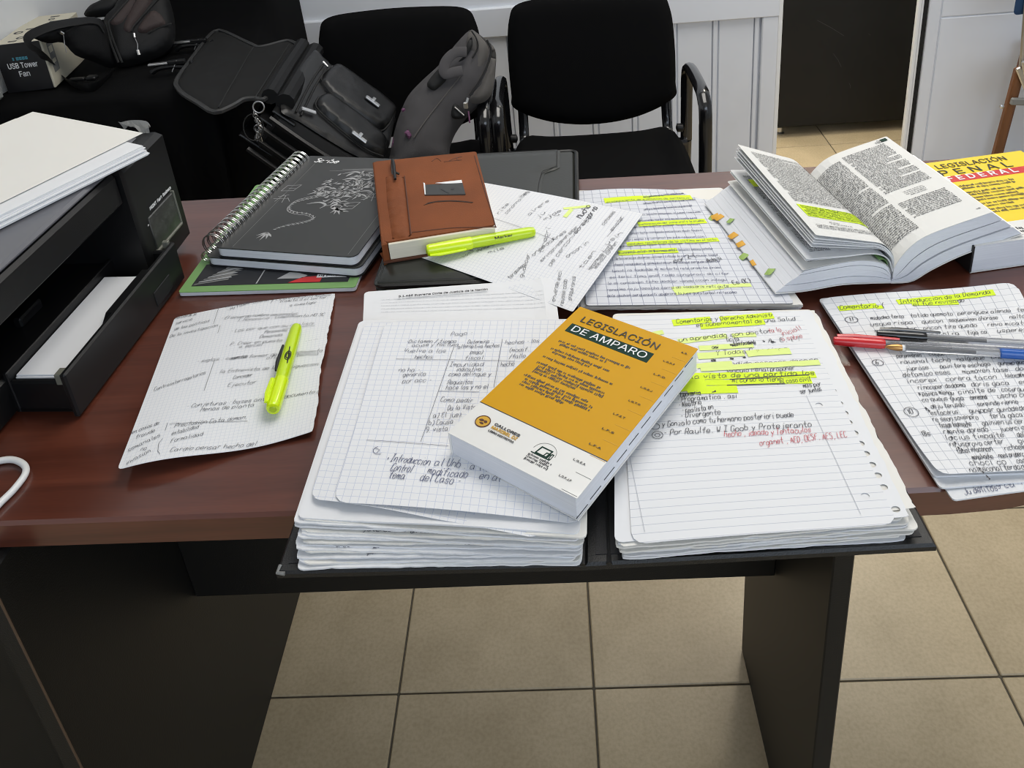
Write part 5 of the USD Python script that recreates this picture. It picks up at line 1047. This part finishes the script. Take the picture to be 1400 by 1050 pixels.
p0, p1 = at(373, 560, .7660), at(406, 446, .7640)
h1, d1 = highlighter('yellow-green highlighter lying on the curled sheet of notes', p0, p1, .043, np.linalg.norm(p1 - p0), unit([-.75, .1, .6]), at(380, 540, .755))
sd = unit(np.cross(d1, up)); nn1 = unit(up * .8 - unit([0, 1, 0]) * .6)
obj('pen_clip', tube([p0 + d1 * .056 - sd * .0074 + up * .003, p0 + d1 * .070 - sd * .0088 + up * .003, p0 + d1 * .098 - sd * .0080 + up * .003], [.0012, .0018, .0012], 6), m_black_plastic, h1)
lgp = p0 + d1 * .074 + up * .0080
obj('printed_logo', join(*[tube([lgp + d1 * (.007 * math.sin(t) * s_) + sd * (.0030 * math.cos(t) * s_ + .0025) - up * (.0003 * math.cos(t) * s_ + .0006) for t in np.linspace(0, 2 * np.pi, 15)[:-1]], .0005, 4, True) for s_ in (1, .6)], tube([lgp + d1 * .014 + sd * .002 - up * .0003, lgp - d1 * .012 + sd * .004 - up * .001], .0006, 4)), m_black_print, h1)

# ---------------------------------------------------------------- right: stack of notes and three pens
s4 = lambda x, y: (1100 + x * 300 / 984, 370 + y * 320 / 1050)
rn = thing('paper_stack', 'squared notes with highlighted heading under the pens at the right edge', 'paper', (*at(1330, 520, .75)[:2], .75))
for k, (tl, tr, br, bl_) in enumerate([((1123, 412), (1392, 392), (1530, 655), (1303, 684)), ((1121, 410), (1388, 389), (1520, 650), (1285, 668)), ((1119, 409), (1386, 388), (1520, 640), (1276, 652))]):
    z0 = .7519 + .0022 * k
    pg = Page(at(*tl, z0), at(*tr, z0), at(*br, z0), at(*bl_, z0), (lambda a, b, k=k: .0008 * np.sin(4 * a + k)))
    obj('sheet', page_mesh(pg, step=.016, thick=.0016, seed=k), m_paper, rn, smooth=True)
    if k == 0: P0_ = pg
RN = Page(at(1120, 408, .7602), at(1386, 386, .7602), at(1518, 636, .7602), at(1283, 652, .7612), lambda a, b: .003 * np.exp(-((b - 1) / .10) ** 2) * (1 - a) ** 2 + .001 * np.sin(7 * a) * (1 - b))
obj('sheet', page_mesh(RN, r=.010, step=.010), ruled('grid_paper_right', .0098, .0104, (.42, .44, .50), .0005, .0005), rn, smooth=True)
obj('highlight', bars(RN, [(RN.uv(s4(*a)), RN.uv(s4(*b)), w) for a, b, w in (((152, 172), (325, 158), .009), ((320, 166), (350, 164), .006), ((415, 142), (600, 128), .009), ((490, 138), (850, 98), .011), ((480, 150), (690, 146), .007))], seed=12), m_hl, rn, smooth=False)
rr4 = random.Random(14)
items = [('Comentario (', (160, 178), (360, 165)), ('Introduccion de la Demanda', (428, 150), (838, 104)), ('el fue revisado', (490, 162), (722, 142))]
obj('handwriting', ribbons(RN, handlines(RN, s4, items, .0062, rr4), .0006), m_ink, rn, smooth=False)
rows = []
for i in range(25):
    y = 222 + 28.5 * i; x0 = 268 + .68 * (y - 222) + rr4.choice((0, 10, 30, 60)); sl = -.055 - .0 * i
    if i in (4, 5): continue
    x = x0
    while x < 1000:
        L = rr4.uniform(70, 280); t_ = ''
        while len(t_) < L / 21: t_ += (' ' if t_ else '') + words(1, rr4)
        rows.append((t_, (x, y + sl * (x - x0)), (x + L, y + sl * (x + L - x0)))); x += L + rr4.uniform(15, 60)
obj('handwriting', ribbons(RN, handlines(RN, s4, rows, .0054, rr4), .0006), m_ink, rn, smooth=False)
circ = [circle(RN.uv(s4(*q)), r, rr4) for q, r in (((210, 222), .0052), ((285, 332), .0042), ((328, 415), .0046), ((478, 636), .0060))] + handlines(RN, s4, [('11', (200, 228), (222, 226)), ('6', (320, 422), (338, 420)), ('10', (465, 645), (492, 642)), ('18s', (528, 745), (570, 740))], .005, rr4)
obj('handwriting', ribbons(RN, circ, .0007), m_ink, rn, smooth=False, label='circled numbers')
dots = [np.array([RN.uv(s4(x, y)), RN.uv(s4(x + 8, y + 6)), RN.uv(s4(x + 4, y + 10))]) for x, y in ((640, 718), (655, 745), (670, 770), (685, 792), (700, 800), (778, 885), (795, 902), (812, 920), (822, 930), (540, 615), (552, 625), (780, 632), (960, 465), (510, 550))]
obj('crossed_out', ribbons(RN, dots, .0016), m_ink, rn, smooth=False)
obj('handwriting', ribbons(P0_, handlines(P0_, s4, [('No la gr. N h', (760, 980), (980, 962)), ('Ju delitos', (720, 1008), (870, 985)), ('ca', (900, 975), (950, 970))], .0055, rr4), .0006), m_ink_blue, rn, smooth=False)

def stick_pen(label, p0, p1, capmat, cap, back=None, loc=None):
    t = thing('ballpoint_pen', label, 'pen', loc if loc is not None else p0); d = unit(p1 - p0); L = np.linalg.norm(p1 - p0); sd = unit(np.cross(d, up))
    if cap:
        obj('cap', lathe([(0, .0028), (.001, .0042), (.012, .0048), (cap - .004, .0050), (cap, .0042)], p0, p1, 14), capmat, t)
        obj('cap_clip', tube([p0 + d * .004 + sd * -.0035 + up * .0035, p0 + d * .02 - sd * .0042 + up * .0046, p0 + d * (cap * 1.28) - sd * .0035 + up * .004], [.0024, .0022, .0014], 8, flat=.7), capmat, t)
        s0 = cap - .002
    else:
        obj('tip', lathe([(0, .0004), (.002, .0012), (.006, .0026), (.012, .0034), (.016, .0030)], p0, p1, 14), m_brass, t)
        obj('tip_collar', lathe([(.0155, .0026), (.017, .0030), (.019, .0026)], p0, p1, 14), m_white_print, t)
        s0 = .018
    obj('barrel', lathe([(s0, .0030), (s0 + .002, .0040), (L - .002, .0040), (L, .0034)], p0, p1, 6), m_clear, t)
    obj('ink_refill', lathe([(s0, .0011), (L * .55, .0011)], p0, p1, 8), m_ink_core if capmat is not m_red_plastic else m_ink_core, t)
    obj('refill_tube', lathe([(L * .55, .0013), (L - .004, .0013)], p0, p1, 8), m_white_print, t)
    if back is not None: obj('end_cap', lathe([(L - .046, .0038), (L - .045, .0048), (L, .0050), (L + .001, .003)], p0, p1, 14), back, t)
    return t
zP = .7665
stick_pen('clear ballpoint pen with a red cap lying on the squared notes', at(1139, 466, zP), at(1440, 484, zP + .001), m_red_plastic, .048)
stick_pen('clear ballpoint pen with a black cap lying on the squared notes', at(1198, 457, zP), at(1478, 474, zP + .001), m_black_gloss, .046)
stick_pen('uncapped clear ballpoint pen with brass tip and blue end cap on the squared notes', at(1209, 474, zP), at(1440, 487, zP), m_blue_plastic, 0, m_blue_plastic)

# ---------------------------------------------------------------- yellow penal code book
ZQ = .7865
pc = thing('law_book', 'bright yellow paperback titled "Legislacion Penal Federal" under the open book', 'book', (*at(1350, 280, ZQ)[:2], .75))
t0, t1 = at(1281, 237, ZQ), at(1384, 223, ZQ); qx = unit((t1 - t0) * [1, 1, 0]); qy = np.array([-qx[1], qx[0], 0.])
QW, QH = .188, .194
qbl = np.array([.4435, .8215, 0.])
obj('page_block', place(cbox((.001, .0006, .7518), (QW - .001, QH - .0006, ZQ - .0006), .001), qbl, qx, qy, up), m_block, pc)
obj('spine', place(cbox((-.0008, 0, .7512), (.0016, QH, ZQ), .0006), qbl, qx, qy, up), m_black_print, pc)
sq = float((at(1385, 302, ZQ) - qbl) @ qy)
obj('cover_panel', place(prism(sbox(0, sq, QW, QH), ZQ - .0006, ZQ), qbl, qx, qy, up), m_yel_bright, pc, label='yellow upper part of the cover')
obj('cover_panel', place(prism(sbox(0, 0, QW, sq), ZQ - .0006, ZQ), qbl, qx, qy, up), m_white_card, pc, label='white lower part of the cover')
obj('back_cover', place(prism(sbox(0, 0, QW, QH), .7510, .7518), qbl, qx, qy, up), m_white_card, pc)
zt = ZQ
def title(txt, p, q, h, mat, bold=False, **k):
    a, b = at(*p, zt), at(*q, zt); obj('title', text_on(txt, a, qx, qy, h, np.linalg.norm(b - a), bold), mat, pc, smooth=False, **k)
title('LEGISLACIÓN', (1283, 231.5), (1383, 222.7), .0105, m_black_print)
title('P E N A L', (1289, 240.8), (1392, 232), .0135, m_black_print)
rb = at(1299, 249.8, zt); obj('title_band', place(prism(sbox(-.012, 0, QW - float((rb - qbl) @ qx) - .001, .0155), 0, .0002), rb, qx, qy, up), m_red_print, pc, smooth=False)
title('F E D E R A L', (1298, 248.0), (1399, 239.2), .0110, m_white_print, True, label='white title lettering')
rq = random.Random(3)
for x, y, n in ((1312, 256, 2), (1318, 265, 2), (1324, 272.5, 2), (1332, 281, 2), (1342, 289, 2)):
    obj('cover_text', print_rows(Flat(at(x, y, zt), qx, qy), 0, 0, .080, .0062 * (n - 1) + .001, .0062, rq, .0030, .0022, .0003, ragged=.3, par=.2), m_print, pc, smooth=False)
q2f = Flat(at(1374, 316, zt), qx, qy); obj('cover_text', print_rows(q2f, 0, 0, .024, .008, .0065, rq, .0034, .0026, .0003), m_print, pc, smooth=False)

# ---------------------------------------------------------------- open book with sticky tabs
OG = np.array([.354, .807, 0.]); OA = unit([-.19, .98, 0]); OS = np.array([OA[1], -OA[0], 0.]); OL = .207
ob = thing('open_book', 'thick open book with fanned leaves and coloured sticky tabs leaning on the yellow book', 'book', (*OG[:2], .75))
def BK(s_, l_, z_): return OG + np.asarray(s_)[..., None] * OS + np.asarray(l_)[..., None] * OA + np.asarray(z_)[..., None] * up
def resamp(c, n=24):
    c = smoothline(c, 6); d = np.r_[0, np.cumsum(np.linalg.norm(np.diff(c, axis=0), axis=1))]; t = np.linspace(0, d[-1], n); return np.c_[np.interp(t, d, c[:, 0]), np.interp(t, d, c[:, 1])], d[-1]
def slab(low, high, l0, l1, n=24):
    "a curved block of leaves between two profiles in (s, z), l0..l1 along the spine"
    a, _ = resamp(low, n); b, _ = resamp(high, n); ring = np.vstack([a, b[::-1]]); m = len(ring)
    V = np.vstack([BK(ring[:, 0], np.full(m, l), ring[:, 1]) for l in (l0, l1)]); F = []
    for i in range(m): j = (i + 1) % m; F += [(i, j, m + j), (i, m + j, m + i)]
    for i in range(n - 1):
        F += [(i, m - 1 - i, i + 1), (i + 1, m - 1 - i, m - 2 - i)]; F += [(m + i, m + i + 1, m + m - 1 - i), (m + i + 1, m + m - 2 - i, m + m - 1 - i)]
    me = trimesh.Trimesh(V, np.array(F), process=False)
    if me.volume < 0: me.invert()
    return me
lerp = lambda A, B, t: [(a[0] + (b[0] - a[0]) * t, a[1] + (b[1] - a[1]) * t) for a, b in zip(A, B)]
RB = [(-.003, .7555), (.022, .7530), (.0447, .7640), (.084, .7775), (.1486, .7905)]
RT = [(-.001, .7600), (.000, .7750), (.0135, .7955), (.0386, .8100), (.1080, .8245)]
obj('cover', slab([(x, z - .0012) for x, z in RB[:-1]] + [(.1505, .7895)], RB[:-1] + [(.1505, .7905)], -.001, OL + .001), m_white_card, ob)
ts = (.0, .30, .34, .62, .66, 1.0)
for i in (0, 2, 4):
    obj('page_block', slab(lerp(RB, RT, ts[i] + .005), lerp(RB, RT, ts[i + 1]), 0 + .0006 * (i == 2), OL - .0006 * (i == 2)), m_block, ob, smooth=25)
class Leaf:
    "page surface over a profile; u runs left to right along it, v from the far end to the near end"
    def __init__(s, prof, rise=0., left=False, l0=0., l1=OL, lift0=0.):
        p, s.wd = resamp(prof, 60); s.p = p; s.rise = rise; s.left = left; s.ht = l1 - l0; s.l1 = l1; s.t = np.linspace(0, s.wd, 60); s.lift0 = lift0
        d = np.gradient(p, axis=0); d /= np.linalg.norm(d, axis=1, keepdims=True); s.nn = np.c_[-d[:, 1], d[:, 0]]
    def S(s, u, v, lift=0):
        u, v = np.asarray(u, float), np.asarray(v, float); lift = lift + s.lift0
        a, z = np.interp(u, s.t, s.p[:, 0]), np.interp(u, s.t, s.p[:, 1]); na, nz = np.interp(u, s.t, s.nn[:, 0]), np.interp(u, s.t, s.nn[:, 1])
        far = 1 - v / s.ht; w = (1 - u / s.wd) if s.left else (u / s.wd)
        return BK(a + na * lift, s.l1 - v, z + nz * lift + s.rise * far * w ** 1.3)
class Out:
    def __init__(s, L): s.wd, s.ht = L.wd, L.ht
def leaf_obj(name, L, mat, thick=.0004, **k): return obj(name, page_mesh(L, outline=rrect(L.wd, L.ht, .0015, n=2), step=.009, thick=thick), mat, ob, smooth=True, **k)
m_bookpage = plain('book_page', (.76, .755, .73), .75)
RL = Leaf(RT, lift0=.0006); leaf_obj('leaf', RL, m_bookpage, label='right page with two columns of print')
rb_ = random.Random(17)
def two_columns(L, name, x0, x1, mid, y0, y1, gap=None, lead=.0031):
    ms = [print_rows(L, x0, y0, mid - .003, y1, lead, rb_, .00135, .00105, .0006), print_rows(L, mid + .003, y0 - .004, x1, gap[0] if gap else y1, lead, rb_, .00135, .00105, .0006)]
    if gap: ms += [print_rows(L, mid + .020, gap[0] + .006, x1 - .016, gap[0] + .016, .0032, rb_, .0009, .0009, .0006), print_rows(L, mid + .003, gap[1], x1, y1 - .018, lead, rb_, .00135, .00105, .0006)]
    obj(name, join(*ms), m_print, ob, smooth=False)
wR = RL.wd
two_columns(RL, 'print', .016, wR - .012, .016 + (wR - .028) * .46, .020, OL - .014, (.118, .142))
obj('print', join(print_rows(RL, wR - .020, .005, wR - .006, .011, .0028, rb_, .0011, .001, .0006), print_rows(RL, wR - .010, OL - .012, wR - .006, OL - .011, .003, rb_, .0012, .001, .0006)), m_print, ob, smooth=False)
obj('header_mark', page_mesh(type('Q', (), dict(wd=wR, ht=OL, S=lambda s, u, v, lift=0: RL.S(u, v, lift + .0009)))(), outline=sbox(wR - .012, .004, wR - .004, .010), step=.004, thick=.0002), m_green_dark, ob, smooth=True)
# left half
LB = [(-.003, .7560), (-.03, .7600), (-.064, .7640), (-.105, .7605), (-.1385, .7685)]
LB = [(-.003, .7560), (-.03, .7605), (-.064, .7650), (-.105, .7650), (-.1385, .7685)]
LT = [(-.004, .7660), (-.012, .7800), (-.0395, .7900), (-.075, .7915), (-.1060, .7895)]
obj('cover', slab(LB, [(x, z - .0012) for x, z in LB], -.001, OL + .001), m_white_card, ob)
for a_, b_, sh_ in ((.01, .30, 0), (.32, .60, .0008), (.62, .80, 0), (.82, 1., .0005)):
    obj('page_block', slab(lerp(LB, LT, b_), lerp(LB, LT, a_), sh_, OL - sh_), m_block, ob, smooth=25)
rev = lambda p: p[::-1]
L3 = Leaf(rev([(-.003, .7665), (-.012, .7812), (-.0395, .7912), (-.075, .7930), (-.1085, .7915)]), .004, True); leaf_obj('leaf', L3, m_bookpage, label='lower left page with a column of print')
obj('print', join(print_rows(L3, .012, .022, L3.wd - .045, OL - .010, .0031, rb_, .00135, .00105, .0006), print_rows(L3, .012, .010, .024, .012, .0031, rb_, .0012, .001, .0006)), m_print, ob, smooth=False)
tops = []
for k, t in enumerate((.16, .22, .62, .74, .80, .90, 1.0)):
    p_ = lerp([(-.002, .7680), (-.010, .7860), (-.030, .7950), (-.065, .7965), (-.1075, .7975)], [(-.001, .7720), (-.0036, .7905), (-.0172, .8075), (-.0418, .8165), (-.0960, .8335)], t)
    L_ = Leaf(rev(p_), .004 + .009 * t, True); tops.append(L_)
    leaf_obj('leaf', L_, m_bookpage if k == 6 else m_paper, .0012 if k % 2 else .0005)
    if 0 < k < 6:
        obj('print', print_rows(L_, .010, .018, .034, OL - .012, .0031, rb_, .00135, .00105, .0006), m_print, ob, smooth=False)
L1 = tops[-1]
wl = L1.wd
obj('print', join(print_rows(L1, .012, .016, wl - .022, .135, .0031, rb_, .00135, .00105, .0007), print_rows(L1, .034, .176, .060, .180, .0034, rb_, .001, .001, .0007), print_rows(L1, .012, .185, wl - .030, .192, .0030, rb_, .0012, .001, .0007), print_rows(L1, wl - .018, .018, wl - .008, .188, .0031, rb_, .0012, .001, .0007)), m_print, ob, smooth=False)
obj('print', print_rows(L1, .013, .146, wl - .034, .166, .0033, rb_, .0013, .00105, .0010), m_green_dark, ob, smooth=False)
class Up:
    def __init__(s, L, lift): s.L, s.wd, s.ht, s.l = L, L.wd, L.ht, lift
    def S(s, u, v, lift=0): return s.L.S(u, v, lift + s.l)
obj('highlight', page_mesh(Up(L1, .0007), outline=Polygon([(.010, .142), (wl - .032, .144), (wl - .034, .168), (.012, .167)]), step=.006, thick=.0003), m_hl, ob, smooth=True)
obj('highlight', page_mesh(Up(tops[1], .0008), outline=sbox(.012, .028, .024, .046), step=.006, thick=.0003), m_hl, ob, smooth=True)
lf = Leaf([(-.020, .7880), (-.012, .7860), (-.008, .7780)], 0, False); 
obj('green_page', page_mesh(lf, outline=sbox(0, OL - .03, lf.wd, OL - .001), step=.004), m_green_mag, ob, smooth=True)
# sticky tabs on the fore edge
fe = Pl(BK(-.1225, .1, .7800), unit(-OS * .62 + up * .78), OA)
k8 = lambda x, y: (960 + x * 440 / 1400, 180 + y * 330 / 1050)
for x, y, w, h, mt, r in ((42, 380, .011, .013, m_tab_green, .3), (60, 372, .010, .011, m_tab_orange, -.2), (76, 376, .010, .012, m_tab_orange, .1), (125, 390, .008, .009, m_tab_green, .4), (137, 455, .011, .011, m_tab_orange, .1), (170, 492, .010, .010, m_tab_orange, -.1), (184, 545, .011, .012, m_tab_green, .3), (224, 574, .011, .005, m_tab_orange, -.1), (297, 612, .010, .011, m_tab_green, .6)):
    c = onplane(k8(x, y), fe.o, fe.n); ex = unit(fe.x * math.cos(r) + fe.y * math.sin(r)); ey = np.cross(fe.n, ex)
    g = Polygon([(-w / 2, -h / 2), (w / 2, -h / 2 * .8), (w / 2 * .9, h / 2), (-w / 2 * .8, h / 2 * .9)])
    obj('sticky_tab', pillow(g, c + fe.n * .0015, ex, unit(ey + fe.n * .25), .0012, .0006, .004, .003), mt, ob, smooth=True)
obj('sticky_tab', page_mesh(Up(L3, .0012), outline=Polygon([(.022, .012), (.044, .016), (.040, .046), (.024, .044), (.016, .030)]), step=.005, thick=.0003), m_tab_green, ob, smooth=True, label='large green sticky note on the left page')
